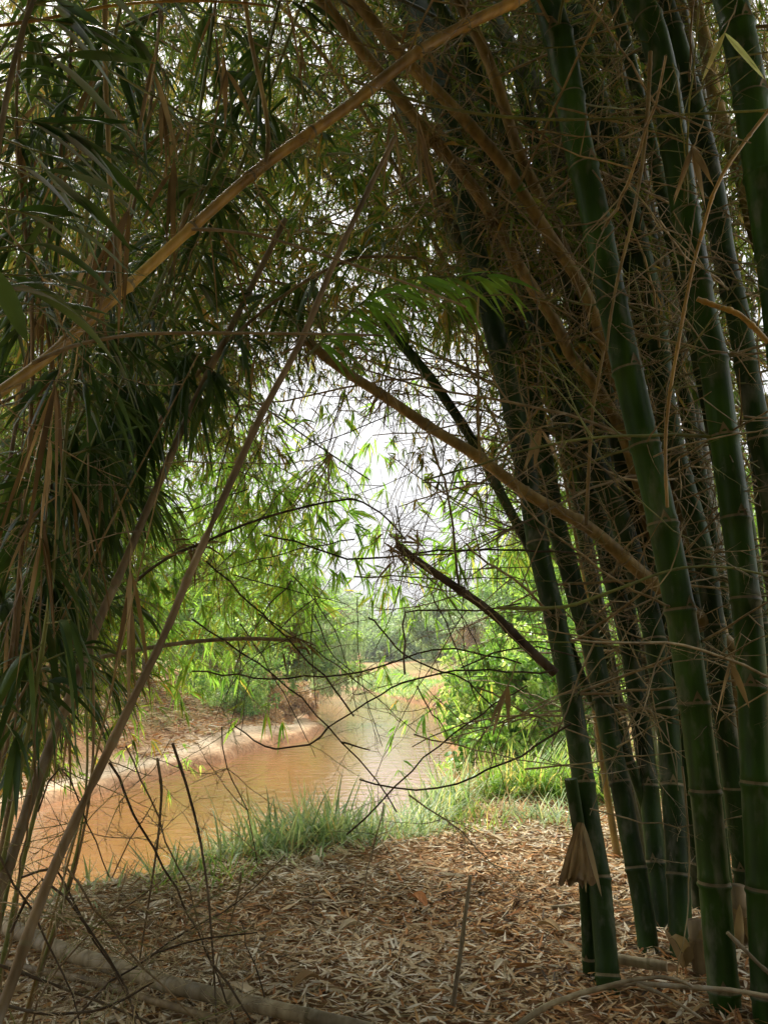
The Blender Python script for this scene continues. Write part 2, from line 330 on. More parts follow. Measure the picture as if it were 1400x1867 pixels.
# ------------------------------------------------------------------ branch generators
def twiggy(mb, a, d, L, r, lev=0, mi=0, droop=.05, ends=None, sides=4, dens=1.0):
    """zig-zag bare bamboo twig with short side twigs at its nodes"""
    d = nrm(np.asarray(d, float)); k = max(3, int(L / .085)); pts = [np.asarray(a, float)]; dd = d.copy(); side = nrm(np.cross(d, rng.normal(size=3)))
    for i in range(k):
        dd = nrm(dd + side * (.10 if i % 2 else -.10) + rng.normal(size=3) * .05 + np.array([0, 0, -droop])); pts.append(pts[-1] + dd * L / k)
    pts = np.array(pts); mb.tube(pts, np.linspace(r, r * .45, len(pts)), sides if lev == 0 else 3, U(0, 1), mi)
    if ends is not None: ends.append((pts[-1], dd))
    if lev < 2:
        for i in range(1, len(pts) - 1):
            if rng.random() < (.85 if lev == 0 else .45) * dens:
                t = nrm(pts[i + 1] - pts[i]); s2 = nrm(np.cross(t, rng.normal(size=3)))
                l2 = L * U(.12, .5) * (1 - .5 * i / len(pts)) if lev == 0 else L * U(.2, .5)
                twiggy(mb, pts[i], t * U(.2, .8) + s2, max(l2, .05), r * .55, lev + 1, mi, droop, ends, 3, dens)
def fan(Pl, Dl, p, d, n, spread=.9, down=.55):
    for _ in range(n):
        Pl.append(p + rng.normal(size=3) * .006); Dl.append(nrm(nrm(d) + rng.normal(size=3) * spread * .5 + np.array([0, 0, -down])))
def leafy_branch(parent, S0, T0, leafL, matl, nsub, dryp=.08, stem=M['twig'], name='leafy_branch', r0=.0045, spread=.34, vlo=0, vhi=.86, nl=(4, 8), lw=.115):
    """thin arching branch from S0 to T0 with leafy twigs in fans along its outer half"""
    mb = MB(); S0 = np.asarray(S0, float); T0 = np.asarray(T0, float); L = np.linalg.norm(T0 - S0)
    mid = (S0 + T0) / 2 + np.array([0, 0, .16 * L]) + rng.normal(size=3) * .06 * L
    path = spline([S0, mid, T0], .12); path[1:-1] += rng.normal(size=(len(path) - 2, 3)) * .010
    mb.tube(path, np.linspace(r0, r0 * .4, len(path)), 4, U(0, 1), 0); Pl = []; Dl = []
    n0 = len(path); sp_ = spread
    for _ in range(nsub):
        i = int(n0 * (1 - min(.75, abs(rng.normal()) * .32) ) ) - 1; i = min(max(i, 1), n0 - 1); p = path[i]
        q = rng.normal(size=3); q[2] = q[2] * .5 - .35; q = nrm(q); l = sp_ * U(.35, 1.1)
        b = p + q * l; b[2] -= .12 * l
        tw = jitter_line(p, b, .08, .008, 0); mb.tube(tw, np.linspace(r0 * .42, r0 * .22, len(tw)), 3, U(0, 1), 0)
        for j in range(1, len(tw)):
            if j == len(tw) - 1 or rng.random() < .5: fan(Pl, Dl, tw[j], q, int(rng.integers(nl[0], nl[1] + 1)) if j == len(tw) - 1 else int(rng.integers(1, 4)))
    Pl = np.array(Pl); Dl = np.array(Dl); nL = len(Pl); LL = leafL * U(.55, 1.2, nL); v = np.clip(U(vlo, vhi, nL) + rng.normal() * .12, 0, .88)
    dr = rng.random(nL) < dryp; v = np.where(dr, U(.9, 1, nL), v)
    mb.leaves(Pl, Dl, LL, LL * lw * U(.8, 1.2, nL), U(.1, .5, nL), v, 1)
    return mb.build(name, [stem, matl], parent)
# ------------------------------------------------------------------ culms of the clump on the right
CULMS = []
def culm(label, pts, Y, wpx, kind, spacing=.34, group='bamboo culms of the clump on the right', ytop=None, rings=True, top=9, bare=1.0, name='bamboo_culm', cat='bamboo', base=True, zmin=.9, curl=(-.05, -.03, -.05), blen=.75, wtop=None):
    ytop = ytop or Y; ys = np.array([p[1] for p in pts]); W = []
    for (px, py) in pts:
        t = (ys.max() - py) / (ys.max() - ys.min() + 1e-6); W.append(P(px, py, Y + (ytop - Y) * t))
    W = W[::-1] if pts[0][1] < pts[-1][1] else W                       # bottom first
    r_ = wpx * mpp(W[0]) / 2; rt = (wtop or wpx) * mpp(W[-1]) / 2
    if base:
        d = nrm(W[0] - W[1]); 
        if d[2] > -.7: d = nrm(d + np.array([0, 0, -.8]))
        gz = hz(W[0][0], W[0][1]) - .06
        if W[0][2] > gz: W = [W[0] + d * (W[0][2] - gz) / -d[2]] + W
    nvis = len(W); d = nrm(W[-1] - W[-2])
    for i in range(top):
        d = nrm(d + np.array(curl) * U(.6, 1.4)); W.append(W[-1] + d * .55)
    path = spline(W, .10); L = len(path); ncut = max(1, int(L * 1.0))
    s = np.linspace(0, 1, L); r = r_ + (rt - r_) * np.clip(s * len(W) / max(nvis, 1), 0, 1); 
    if top: 
        k = nvis / len(W); r = r * np.interp(s, [0, k, 1], [1, 1, .35])
    pts_, rad, nd = culm_profile(path, r, spacing, .11)
    o = thing(name, W[0], label, cat, group)
    mb = MB(); mb.tube(pts_, rad, 18 if wpx > 22 else 10, cap=True); mb.build('stem', M[kind], o)
    for (c, dd, rr) in nd:
        v = c - CAM; u = (v[0] / max(v[1], .1)) * F + 700
        dz = (v[2] / max(v[1], .01)); infr = v[1] > .3 and -60 < u < 1460 and dz < 1.1
        if rings and infr: ring_mesh(o, c, dd, rr)
        if bare and c[2] > zmin and infr:
            for _ in range(int((1.0 + rng.random() * 3.0) * bare)):
                BR.append((o, c, dd, rr))
    CULMS.append((o, path, label)); return o, path
BR = []
G1 = 'bamboo culms of the clump on the right'
culm('brightest green bamboo culm standing in front of the clump on the right',
     [(995, 0), (1025, 100), (1050, 250), (1080, 375), (1100, 475), (1128, 610), (1165, 770), (1200, 920), (1240, 1120), (1265, 1286), (1290, 1490), (1312, 1740), (1326, 1867)], 3.05, 54, 'green', .345, G1, 3.15, zmin=1.3)
culm('leftmost thick dark culm, papery brown sheath hanging low on it',
     [(800, 150), (825, 260), (850, 390), (885, 525), (905, 620), (935, 745), (960, 870), (985, 1020), (1010, 1120), (1034, 1240), (1055, 1365), (1072, 1490), (1090, 1590), (1100, 1690), (1110, 1815), (1112, 1860)], 3.2, 42, 'dark', .36, G1, 4.1)
culm('short thin dark culm directly behind the left foot of the leftmost thick culm',
     [(1040, 1420), (1062, 1560), (1067, 1620), (1072, 1715), (1075, 1830)], 3.35, 24, 'dark', .4, G1, top=0, bare=0)
culm('dark bamboo culm second from the river',
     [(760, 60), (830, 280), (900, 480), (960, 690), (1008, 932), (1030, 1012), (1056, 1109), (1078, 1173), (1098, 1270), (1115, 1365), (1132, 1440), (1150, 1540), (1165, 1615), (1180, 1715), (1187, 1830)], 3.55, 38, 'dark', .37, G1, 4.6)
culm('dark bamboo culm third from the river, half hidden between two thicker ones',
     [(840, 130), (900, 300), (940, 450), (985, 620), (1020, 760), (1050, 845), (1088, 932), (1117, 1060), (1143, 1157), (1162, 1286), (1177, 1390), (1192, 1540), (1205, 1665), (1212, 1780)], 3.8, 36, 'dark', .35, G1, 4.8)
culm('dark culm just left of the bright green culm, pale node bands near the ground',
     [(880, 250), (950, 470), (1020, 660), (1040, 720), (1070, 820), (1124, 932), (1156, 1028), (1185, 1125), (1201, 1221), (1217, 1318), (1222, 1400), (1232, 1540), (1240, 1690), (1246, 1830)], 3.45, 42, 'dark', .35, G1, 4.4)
culm('grey green culm leaning behind the right side of the bright green culm',
     [(1035, 0), (1080, 150), (1125, 300), (1165, 450), (1195, 575), (1210, 720), (1235, 845), (1265, 945), (1292, 1070), (1312, 1240), (1338, 1440), (1352, 1560), (1368, 1690), (1380, 1820)], 3.75, 38, 'dark', .36, G1, 4.0)
culm('thick green culm running down beside the right edge of the photo',
     [(1165, 0), (1195, 75), (1215, 175), (1235, 300), (1255, 425), (1280, 575), (1297, 640), (1315, 770), (1330, 870), (1350, 1020), (1368, 1200), (1376, 1400), (1386, 1600), (1396, 1800), (1402, 1880)], 2.95, 52, 'green', .34, G1, 3.1, zmin=1.2)
culm('thick dark culm in the upper right corner, cut off by the edge',
     [(1325, -20), (1350, 80), (1365, 160), (1377, 250), (1394, 370), (1420, 560), (1450, 900), (1470, 1300)], 2.8, 58, 'green', .36, G1, 2.9)
culm('slim dark culm between the thick edge culm and the upper right corner',
     [(1225, 60), (1265, 200), (1300, 350), (1320, 475), (1345, 575), (1362, 680), (1385, 800), (1420, 1000), (1440, 1400)], 3.3, 40, 'dark', .35, G1)
culm('tan dead bamboo culm, lowest of the tan ones slanting across the upper middle',
     [(560, -30), (610, 30), (665, 100), (765, 225), (850, 325), (900, 400), (940, 475), (980, 540), (1020, 600), (1035, 640), (1082, 700), (1125, 770), (1160, 870), (1190, 1020), (1210, 1300), (1230, 1600)], 4.6, 21, 'tan', .42, G1, 3.2, curl=(-.04, -.06, -.05))
culm('tan dead culm next above the lowest tan one',
     [(640, -10), (720, 90), (815, 185), (875, 250), (925, 310), (975, 390), (1025, 465), (1070, 540), (1092, 600), (1130, 700), (1180, 810), (1222, 900), (1266, 1010), (1305, 1110), (1340, 1280), (1370, 1520)], 4.5, 21, 'tan', .40, G1, 3.1)
culm('brown dead culm coming down from the top edge right of the diagonal cane end',
     [(828, -10), (875, 75), (910, 165), (935, 250), (960, 310), (995, 385), (1040, 480), (1075, 560), (1100, 640), (1120, 720), (1150, 830)], 4.2, 20, 'tan', .38, G1, 3.4)
culm('grey shiny culm in the top middle behind the end of the diagonal cane',
     [(860, -20), (900, 25), (925, 75), (965, 140), (1000, 205), (1022, 300), (1042, 360), (1075, 470), (1110, 620), (1150, 780), (1200, 1000), (1240, 1300)], 4.5, 27, 'grey', .4, G1)
culm('grey green culm leaving the top edge right of the bright green culm',
     [(1045, -10), (1090, 50), (1115, 110), (1135, 170), (1160, 300), (1190, 420), (1230, 600), (1270, 800), (1310, 1050)], 4.7, 30, 'grey', .4, G1)
culm('thin grey culm farthest left among those slanting out of the top edge',
     [(740, -30), (765, 0), (800, 55), (850, 165), (885, 260), (930, 400), (985, 560), (1040, 760), (1110, 1000)], 4.9, 22, 'grey', .42, G1)
culm('thin culm with a pale sheen on its left flank under the tan culms',
     [(700, 130), (755, 250), (790, 340), (820, 410), (845, 465), (880, 560), (930, 700), (990, 900), (1060, 1120), (1130, 1400)], 4.6, 26, 'grey', .4, G1)
culm('orange brown culm near the top right between two thick green ones',
     [(1262, -10), (1290, 100), (1305, 190), (1345, 300), (1375, 425), (1405, 520), (1440, 800)], 4.2, 24, 'tan', .4, G1)
culm('pale grey culm behind the thick culm of the upper right',
     [(1235, -10), (1255, 100), (1275, 180), (1300, 330), (1330, 520), (1370, 760), (1400, 1000)], 4.4, 26, 'grey', .4, G1)
culm('slender dark culm slanting alone left of the thick clump below the palm like frond',
     [(700, 585), (735, 630), (785, 690), (840, 770), (880, 835), (915, 905), (950, 970), (980, 1030), (1020, 1130), (1070, 1260), (1130, 1350), (1165, 1440), (1200, 1560)], 4.0, 18, 'dark', .33, G1, top=0)
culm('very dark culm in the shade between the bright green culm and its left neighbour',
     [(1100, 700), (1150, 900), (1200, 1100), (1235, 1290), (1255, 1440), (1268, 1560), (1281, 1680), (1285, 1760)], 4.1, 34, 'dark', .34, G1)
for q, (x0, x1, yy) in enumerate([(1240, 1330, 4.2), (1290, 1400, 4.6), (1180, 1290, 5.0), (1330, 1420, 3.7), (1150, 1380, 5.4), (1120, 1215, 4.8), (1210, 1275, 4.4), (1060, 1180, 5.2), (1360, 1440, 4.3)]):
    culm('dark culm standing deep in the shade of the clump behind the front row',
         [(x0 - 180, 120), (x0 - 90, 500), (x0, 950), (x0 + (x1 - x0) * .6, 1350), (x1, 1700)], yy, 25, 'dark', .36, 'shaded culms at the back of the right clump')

# bare thorny branches: a few shapes, copied to the nodes
protos = []
for k in range(14):
    mb = MB(); twiggy(mb, (0, 0, 0), (1, 0, .12), 1.0, .0062, 0, 0, .03, None, 4, 1.0)
    protos.append(mb)
pm = []
for k, mb in enumerate(protos):
    o = mb.build('branch', [M['twig_green'], M['twig'], M['log'], M['twig'], M['twig']][k % 5]); pm.append(o.data); bpy.data.objects.remove(o)
for (o, c, dd, rr) in BR:
    b = bpy.data.objects.new('branch', random.choice(pm)); COL.objects.link(b); b.parent = o
    az = U(-math.pi, math.pi); L = U(.35, 1.35)
    b.location = Vector(c - np.array(o['_o'])) ; b.rotation_euler = (U(0, 6.28), U(-.5, .25), az); b.scale = (L, L, L)

# ------------------------------------------------------------------ canes given by their course in the picture
def cane(label, pts, Y, wpx, kind, name='dry_cane', cat='cane', group=None, ytop=None, w2=None, spacing=None, twigs=0, parent=None, top=0, twl=.4, Ys=None):
    k = len(pts); Ys = Ys or list(np.linspace(Y, ytop or Y, k)); W = [P(a, b, y) for (a, b), y in zip(pts, Ys)]
    path = spline(W, .06); r0 = wpx * mpp(W[0]) / 2; r1 = (w2 or wpx) * mpp(W[-1]) / 2
    o = thing(name, W[0], label, cat, group) if parent is None else parent
    r = np.linspace(r0, r1, len(path)); mb = MB()
    if wpx > 5:
        p_, rad, nd = culm_profile(path, r, spacing or .22, .30 if wpx < 14 else .2); mb.tube(p_, rad, 12 if wpx > 12 else 7)
    else:
        path[1:-1] += rng.normal(size=(len(path) - 2, 3)) * .004
        nd = []; mb.tube(path, r, 5)
        for i in range(2, len(path) - 1, 3): nd.append((path[i], path[i + 1] - path[i - 1], r[i]))
    mb.build('stem', M[kind], o)
    if 12 < wpx and twigs:
        for c, dd, rr in nd:
            for _ in range(int(rng.integers(2, 6))):
                b = bpy.data.objects.new('branch', random.choice(pm)); COL.objects.link(b); b.parent = o
                L = U(.05, .22); b.location = Vector(c - np.array(o['_o'])); b.rotation_euler = (U(0, 6.28), U(-1.4, 1.4), U(-3.14, 3.14)); b.scale = (L, L * 1.5, L * 1.5)
    if wpx > 15:
        for c, dd, rr in nd: ring_mesh(o, c, dd, rr * 1.06)
    for _ in range(twigs):
        c, dd, rr = nd[int(rng.integers(0, len(nd)))]
        b = bpy.data.objects.new('branch', random.choice(pm)); COL.objects.link(b); b.parent = o
        L = twl * U(.4, 1.3); b.location = Vector(c - np.array(o['_o'])); b.rotation_euler = (U(0, 6.28), U(-.8, .8), U(-3.14, 3.14)); b.scale = (L, L, L)
    return o, path
culm_b = CULMS[1][0]
diag, diagp = cane('thick golden cane crossing the upper left diagonally in front of everything',
     [(-60, 765), (0, 715), (75, 662), (140, 605), (230, 525), (345, 420), (480, 302), (622, 203), (765, 93), (850, 45), (940, 2), (1010, -40)], 1.85, 21, 'gold', group=None, ytop=2.9, w2=20, spacing=.30, twigs=9, twl=.55)
lean, leanp = cane('long bare brown cane leaning from the lower left corner to the top middle',
     [(-20, 1900), (0, 1850), (30, 1770), (60, 1680), (100, 1580), (140, 1490), (200, 1365), (260, 1240), (300, 1160), (340, 1060), (380, 970), (425, 870), (480, 750), (550, 620), (600, 500), (660, 370), (720, 250)], 1.95, 22, 'brown', ytop=2.5, w2=9, spacing=.5)
cane('dark shaded cane leaning parallel to and left of the long brown one',
     [(-30, 1700), (0, 1620), (30, 1540), (65, 1430), (100, 1340), (140, 1240), (190, 1110), (220, 1045), (260, 950), (300, 860), (340, 765), (400, 640), (460, 520), (520, 400)], 2.4, 22, 'brown', ytop=3.4, w2=10, spacing=.5)
cane('reddish brown bamboo pole slanting down across the sky gap into the clump',
     [(560, 622), (625, 675), (700, 722), (785, 780), (875, 835), (960, 900), (1070, 960), (1135, 1015), (1180, 1055), (1230, 1090), (1280, 1130), (1350, 1195)], 3.3, 17, 'tan', ytop=3.9, w2=26, spacing=.28, twigs=14, twl=.6)
cane('dark broken bamboo pole pointing up left from the leftmost thick culm below the sky gap',
     [(722, 992), (760, 1022), (830, 1070), (900, 1120), (950, 1170), (1012, 1228)], 3.1, 13, 'backlit_wood', w2=18, spacing=.24, twigs=10, twl=.45)
cane('slim brown cane hanging straight down at the upper left behind the diagonal cane',
     [(192, -10), (192, 125), (197, 225), (200, 325), (210, 425), (217, 522)], 1.95, 9, 'tan', spacing=.13, twigs=3)
cane('slim brown cane meeting the diagonal cane at its third joint from above',
     [(445, -10), (460, 85), (480, 175), (490, 250), (484, 298)], 2.3, 8, 'tan', spacing=.13, twigs=2)
cane('thin straight dry stalk crossing level under the diagonal cane in the upper left',
     [(60, 662), (130, 632), (200, 616), (280, 608), (400, 607), (500, 608), (610, 609), (700, 612)], 2.0, 8, 'log', w2=4, spacing=.2)
cane('thin pale stalk bowed right from the second joint of the diagonal cane',
     [(350, 418), (420, 421), (500, 436), (620, 475), (720, 508), (850, 560)], 2.15, 6, 'log', w2=3.5, spacing=.15)
cane('pale thin stalk running up left to right along the top left edge',
     [(-10, 48), (80, 35), (190, 12), (300, 2), (420, 3), (500, 12)], 1.9, 6, 'gold', w2=4)
cane('thin stalk falling from the top left corner to the middle joint of the diagonal cane',
     [(10, -10), (80, 50), (150, 95), (230, 145), (330, 205), (420, 240), (470, 292)], 2.1, 5, 'twig_green', w2=4)
cane('grey horizontal cane with a ragged leafy end over the far bank',
     [(60, 1225), (165, 1202), (250, 1185), (350, 1170), (450, 1164), (540, 1168)], 3.6, 9, 'log', w2=7, spacing=.3, twigs=6, twl=.3)
cane('dark curved cane arching level across the lower sky gap on the left',
     [(230, 1075), (300, 1020), (370, 990), (450, 955), (540, 928), (645, 910), (700, 940), (740, 985)], 3.4, 6, 'backlit_wood', w2=3, spacing=.2, twigs=7)
cane('orange thin branch hanging in front of the right hand culms',
     [(1420, 175), (1315, 320), (1275, 440), (1255, 520), (1237, 620), (1220, 720), (1212, 820), (1216, 925)], 2.6, 7, 'gold', w2=6, spacing=.16, twigs=3)
cane('brown crooked branch in front of the bright green culm near the top',
     [(1185, 95), (1180, 200), (1170, 300), (1150, 410), (1130, 490), (1115, 560), (1105, 640)], 2.7, 8, 'tan', w2=5, spacing=.16, twigs=4)
cane('yellow green runner bowed across the culms at the level of the river trees',
     [(905, 1108), (1020, 1108), (1080, 1090), (1150, 1065), (1210, 1042), (1275, 1032), (1340, 1036), (1420, 1055)], 2.8, 7, 'twig_green', w2=4, spacing=.2)
cane('thin green runner stretched nearly level across the upper culms',
     [(640, 148), (700, 165), (800, 195), (940, 215), (1050, 218), (1150, 215), (1280, 207), (1420, 200)], 2.7, 5.5, 'twig_green', w2=4.5, spacing=.2)
cane('broken stub of a golden side shoot at the right edge above mid height',
     [(1270, 545), (1310, 560), (1350, 575), (1400, 625)], 2.5, 9, 'gold', w2=10, spacing=.09, twigs=2, twl=.2)
cane('brown upright twig stub rising from the reddish pole to the orange joint',
     [(1068, 958), (1072, 870), (1076, 800), (1080, 745), (1100, 640)], 3.3, 7, 'tan', w2=5, spacing=.15, twigs=3)
cane('thin straight twig standing on the reddish pole beside the sky gap',
     [(876, 835), (870, 760), (872, 700), (868, 620), (872, 540)], 3.3, 6, 'tan', w2=4, spacing=.12, twigs=5)
cane('thin stem',
     [(838, 1075), (830, 1010), (822, 930), (800, 850), (780, 780)], 3.15, 5, 'twig', w2=4, twigs=3) [0]['label'] = 'thin dark stem rising from the middle of the dark broken pole'

def tip_tuft(o, p, n=9, l=.3, dry=True):
    for _ in range(n):
        b = bpy.data.objects.new('branch', random.choice(pm)); COL.objects.link(b); b.parent = o; L = l * U(.4, 1.2)
        b.location = Vector(p - np.array(o['_o'])); b.rotation_euler = (U(0, 6.28), U(-1.3, 1.3), U(-3.14, 3.14)); b.scale = (L, L, L)
    if dry:
        mb = MB(); m_ = 26; mb.leaves(p + rng.normal(size=(m_, 3)) * .035, nrm(rng.normal(size=(m_, 3)) + [0, 0, -.5]), U(.05, .13, m_), .011, .3, U(0, .8, m_), 0); mb.build('dead_leaves', M['dry'], o)
for o in list(ROOTS):
    lb = o['label']
    if lb.startswith('dark broken bamboo pole'): tip_tuft(o, P(722, 992, 3.1), 14, .35)
    if lb.startswith('reddish brown bamboo pole'): tip_tuft(o, P(565, 626, 3.32), 12, .4); tip_tuft(o, P(700, 722, 3.4), 8, .3)
    if lb.startswith('grey horizontal cane'): tip_tuft(o, P(538, 1168, 3.6), 14, .22)
    if lb.startswith('dark curved cane'): tip_tuft(o, P(352, 1000, 3.4), 10, .35)
    if lb.startswith('thick golden cane'):
        for q in [(215, 537), (480, 302), (765, 93)]: tip_tuft(o, P(q[0], q[1], 1.85 + 1.05 * (q[0] + 60) / 1070), 7, .22, q[0] > 700)
    if lb.startswith('tan dead'):
        for q in [(790, 250, 3.35), (900, 400, 3.5)]: tip_tuft(o, P(*q), 8, .4)

# ground pieces
def gcane(label, pts, wpx, kind, zoff=.03, name='fallen_cane', **kw):
    W = []
    for a, b in pts:
        g = G(a, b, 0); z = hz(g[0], g[1]) + zoff; W.append(G(a, b, z))
    o = thing(name, W[0], label, 'cane', kw.get('group')); path = spline(W, .06); r = np.linspace(wpx * mpp(W[0]), (kw.get('w2') or wpx) * mpp(W[-1]), len(path)) / 2
    p_, rad, nd = culm_profile(path, r, kw.get('spacing', .3), .08); mb = MB(); mb.tube(p_, rad, 14); mb.build('stem', M[kind], o)
    if wpx > 16:
        for c, dd, rr in nd: ring_mesh(o, c, dd, rr)
    return o
gcane('thick weathered grey bamboo pole lying across the lower left corner', [(-120, 1640), (15, 1690), (100, 1728), (200, 1760), (300, 1792), (425, 1823), (550, 1850), (680, 1880)], 26, 'log', .09)
gcane('thinner weathered pole lying under the thick one in the lower left corner', [(-60, 1740), (60, 1768), (170, 1790), (280, 1825), (400, 1860)], 13, 'brown', .05)
gcane('short pale piece of cane lying behind the feet of the thick culms', [(1125, 1748), (1165, 1755), (1215, 1762)], 18, 'log', .06)
gcane('short split cane piece lying beside the papery sheath', [(1005, 1655), (1040, 1652), (1062, 1648)], 8, 'log', .03)
cane('short weathered stick standing out of the leaf litter at the bottom middle', [(820, 1866), (830, 1800), (842, 1715), (850, 1650), (857, 1597)], 3.05, 9, 'log', 'upright_stick', 'stick', w2=7, spacing=.2)
cane('long curved tan cane bowed along the bottom edge in front of the clump', [(930, 1880), (1000, 1832), (1080, 1805), (1150, 1793), (1250, 1800), (1330, 1805), (1420, 1820)], 2.55, 11, 'log', w2=8, spacing=.25)
cane('thin tan branch forking above the long curved cane at the bottom right', [(1110, 1797), (1170, 1783), (1210, 1782), (1245, 1790), (1262, 1800)], 2.5, 7, 'log', w2=6, spacing=.12)
cane('thin tan branch dropping from the long curved cane at the bottom right', [(1160, 1795), (1200, 1810), (1240, 1832), (1280, 1858)], 2.5, 7, 'log', w2=5, spacing=.12)
cane('thin pale stick slanting at the bottom right corner between culm feet', [(1325, 1700), (1360, 1735), (1385, 1760), (1420, 1790)], 2.8, 7, 'log', spacing=.12)

# thin crossing twigs before the river; course traced, each at its own distance
TW = [
 ('long dark twig falling from upper left across the river to the bank grass', [(350, 1128), (410, 1170), (470, 1211), (551, 1271), (599, 1325), (624, 1355), (684, 1421), (723, 1481)], 3.0, 3.4, 2.6),
 ('dark twig rising right from the crossing point above the water to the thick culms', [(597, 1327), (641, 1301), (693, 1265), (736, 1246), (800, 1229), (864, 1222), (950, 1224), (1010, 1222)], 3.05, 3.0, 4),
 ('short dark twig bowed down left of the crossing point above the water', [(599, 1325), (564, 1357), (504, 1366), (466, 1349), (427, 1323)], 3.0, 4, 2.6),
 ('short forked twig end pointing right just above the white water', [(622, 1354), (640, 1359), (675, 1368)], 3.0, 4.5, 2.2),
 ('dark twig falling from the left through the hanging green leaves', [(376, 1023), (457, 1100), (521, 1164), (607, 1250), (645, 1306)], 3.4, 3.4, 3.4),
 ('straight dark twig leaning right over the bank grass toward the shrub', [(632, 1522), (690, 1463), (749, 1404), (826, 1340), (881, 1301), (915, 1276), (960, 1250)], 3.1, 3.6, 2.6),
 ('thin twig bowed low before the lit grass on the right', [(655, 1421), (719, 1437), (800, 1439), (864, 1413), (950, 1378), (1040, 1320)], 3.1, 3.2, 4.2),
 ('long thin twig sweeping level under the arching bamboo into the clump', [(480, 975), (564, 993), (633, 1018), (735, 1014), (800, 1004), (950, 1004), (1060, 1010)], 3.2, 3.6, 4.2),
 ('sharply kinked square twig at the middle of the photo', [(738, 1230), (738, 1170), (738, 1118), (800, 1114), (864, 1112), (950, 1100)], 2.9, 4.0, 3.2),
 ('thin twig dropping right from the leaf tufts before the far bank', [(671, 1126), (693, 1143), (719, 1181), (753, 1203), (800, 1224), (856, 1241), (900, 1290)], 3.1, 3.6, 3),
 ('level thin twig before the weeping tree', [(350, 1224), (436, 1233), (551, 1235), (624, 1233), (693, 1216), (757, 1190), (830, 1184), (950, 1210)], 3.3, 3.2, 3.4),
 ('thin arched twig above the shrub on the right', [(840, 1218), (900, 1190), (980, 1180), (1060, 1200)], 3.2, 3, 3),
 ('thin twig hanging from the square twig toward the far bend', [(760, 1250), (780, 1290), (800, 1312), (815, 1340)], 3.2, 2.6, 2),
]
for lb, pts, Y, w_, w2 in TW:
    o, path = cane(lb, pts, Y, w_, 'backlit_wood', 'bare_twig', 'twig', None, w2=w2, twigs=4, twl=.22)

# stems of the tangle in the lower left
ST = [
 ([(287, 1382), (295, 1440), (290, 1515), (280, 1590), (255, 1750)], 2.9, 5.5), ([(315, 1355), (350, 1465), (375, 1590), (390, 1760), (395, 1867)], 2.7, 5.5),
 ([(200, 1390), (260, 1510), (320, 1620), (380, 1740), (430, 1867)], 2.8, 5), ([(230, 1360), (270, 1450), (300, 1530), (345, 1620), (385, 1760)], 2.9, 3.6),
 ([(40, 1600), (100, 1580), (130, 1640), (200, 1760), (260, 1867)], 2.3, 5), ([(20, 1700), (80, 1600), (160, 1690), (230, 1800), (250, 1880)], 2.2, 5.5),
 ([(120, 1580), (200, 1690), (300, 1800), (380, 1880)], 2.3, 4.6), ([(0, 1560), (60, 1660), (110, 1760), (150, 1880)], 2.2, 4.6),
 ([(130, 1865), (200, 1790), (330, 1720), (470, 1700)], 2.4, 4.5), ([(440, 1590), (430, 1660), (400, 1740), (388, 1800)], 3.0, 3.8),
 ([(0, 1760), (110, 1800), (240, 1850), (300, 1880)], 2.3, 6), ([(250, 1760), (340, 1700), (440, 1640), (520, 1560)], 2.9, 3), ([(205, 1600), (240, 1530), (285, 1455)], 2.8, 3),
 ([(390, 1760), (440, 1830), (470, 1880)], 2.6, 5), ([(495, 1880), (480, 1800), (450, 1720), (440, 1680)], 2.9, 3.4), ([(60, 1867), (90, 1790), (190, 1680), (290, 1610)], 2.35, 4.2),
 ([(405, 1325), (415, 1400), (450, 1480), (470, 1580)], 3.2, 2.6), ([(70, 1480), (110, 1400), (160, 1500), (200, 1600)], 2.6, 3.6), ([(210, 1640), (300, 1690), (420, 1710), (560, 1760)], 2.8, 3),
 ([(0, 1830), (90, 1850), (190, 1840), (280, 1790)], 2.15, 6)]
for k, (pts, Y, w_) in enumerate(ST):
    cane('thin bare brown stem in the tangle of dead stems at the lower left', pts, Y, w_, ['brown', 'backlit_wood', 'backlit_wood'][k % 3], 'dead_cane', 'stem', 'dead stems tangled at the lower left', w2=w_ * .6, twigs=6, twl=.3)

for k in range(44):
    px, py = U(640, 1420), U(60, 1480); a = U(-.5, .5) if rng.random() < .6 else U(.5, 2.4); l = U(200, 560); c_, s_ = math.cos(a) * l, math.sin(a) * l; bow = U(-.12, .12)
    cane('long thin bare twig crossing in front of the culms of the right clump', [(px, py), (px + c_ * .33 - s_ * bow, py + s_ * .33 + c_ * bow), (px + c_ * .66 - s_ * bow, py + s_ * .66 + c_ * bow), (px + c_, py + s_)], U(2.55, 3.4), U(2.6, 4.2), ['twig', 'twig', 'twig_green', 'log'][k % 4], 'bare_twig', 'twig', 'bare twigs crisscrossing before the right clump', w2=1.6, twigs=5, twl=.28)
for k in range(34):
    px, py = U(380, 900), U(600, 1150); a = U(0, 3.14); l = U(150, 420); c_, s_ = math.cos(a) * l, math.sin(a) * l; bow = U(-.15, .15)
    cane('thin bare twig against the sky gap in the middle of the arch', [(px, py), (px + c_ * .33 - s_ * bow, py + s_ * .33 + c_ * bow), (px + c_ * .66 - s_ * bow, py + s_ * .66 + c_ * bow), (px + c_, py + s_)], U(3.4, 5.0), U(1.8, 3.0), 'backlit_wood', 'bare_twig', 'twig', 'bare twigs crossing the sky gap', w2=1.2, twigs=7, twl=.35)
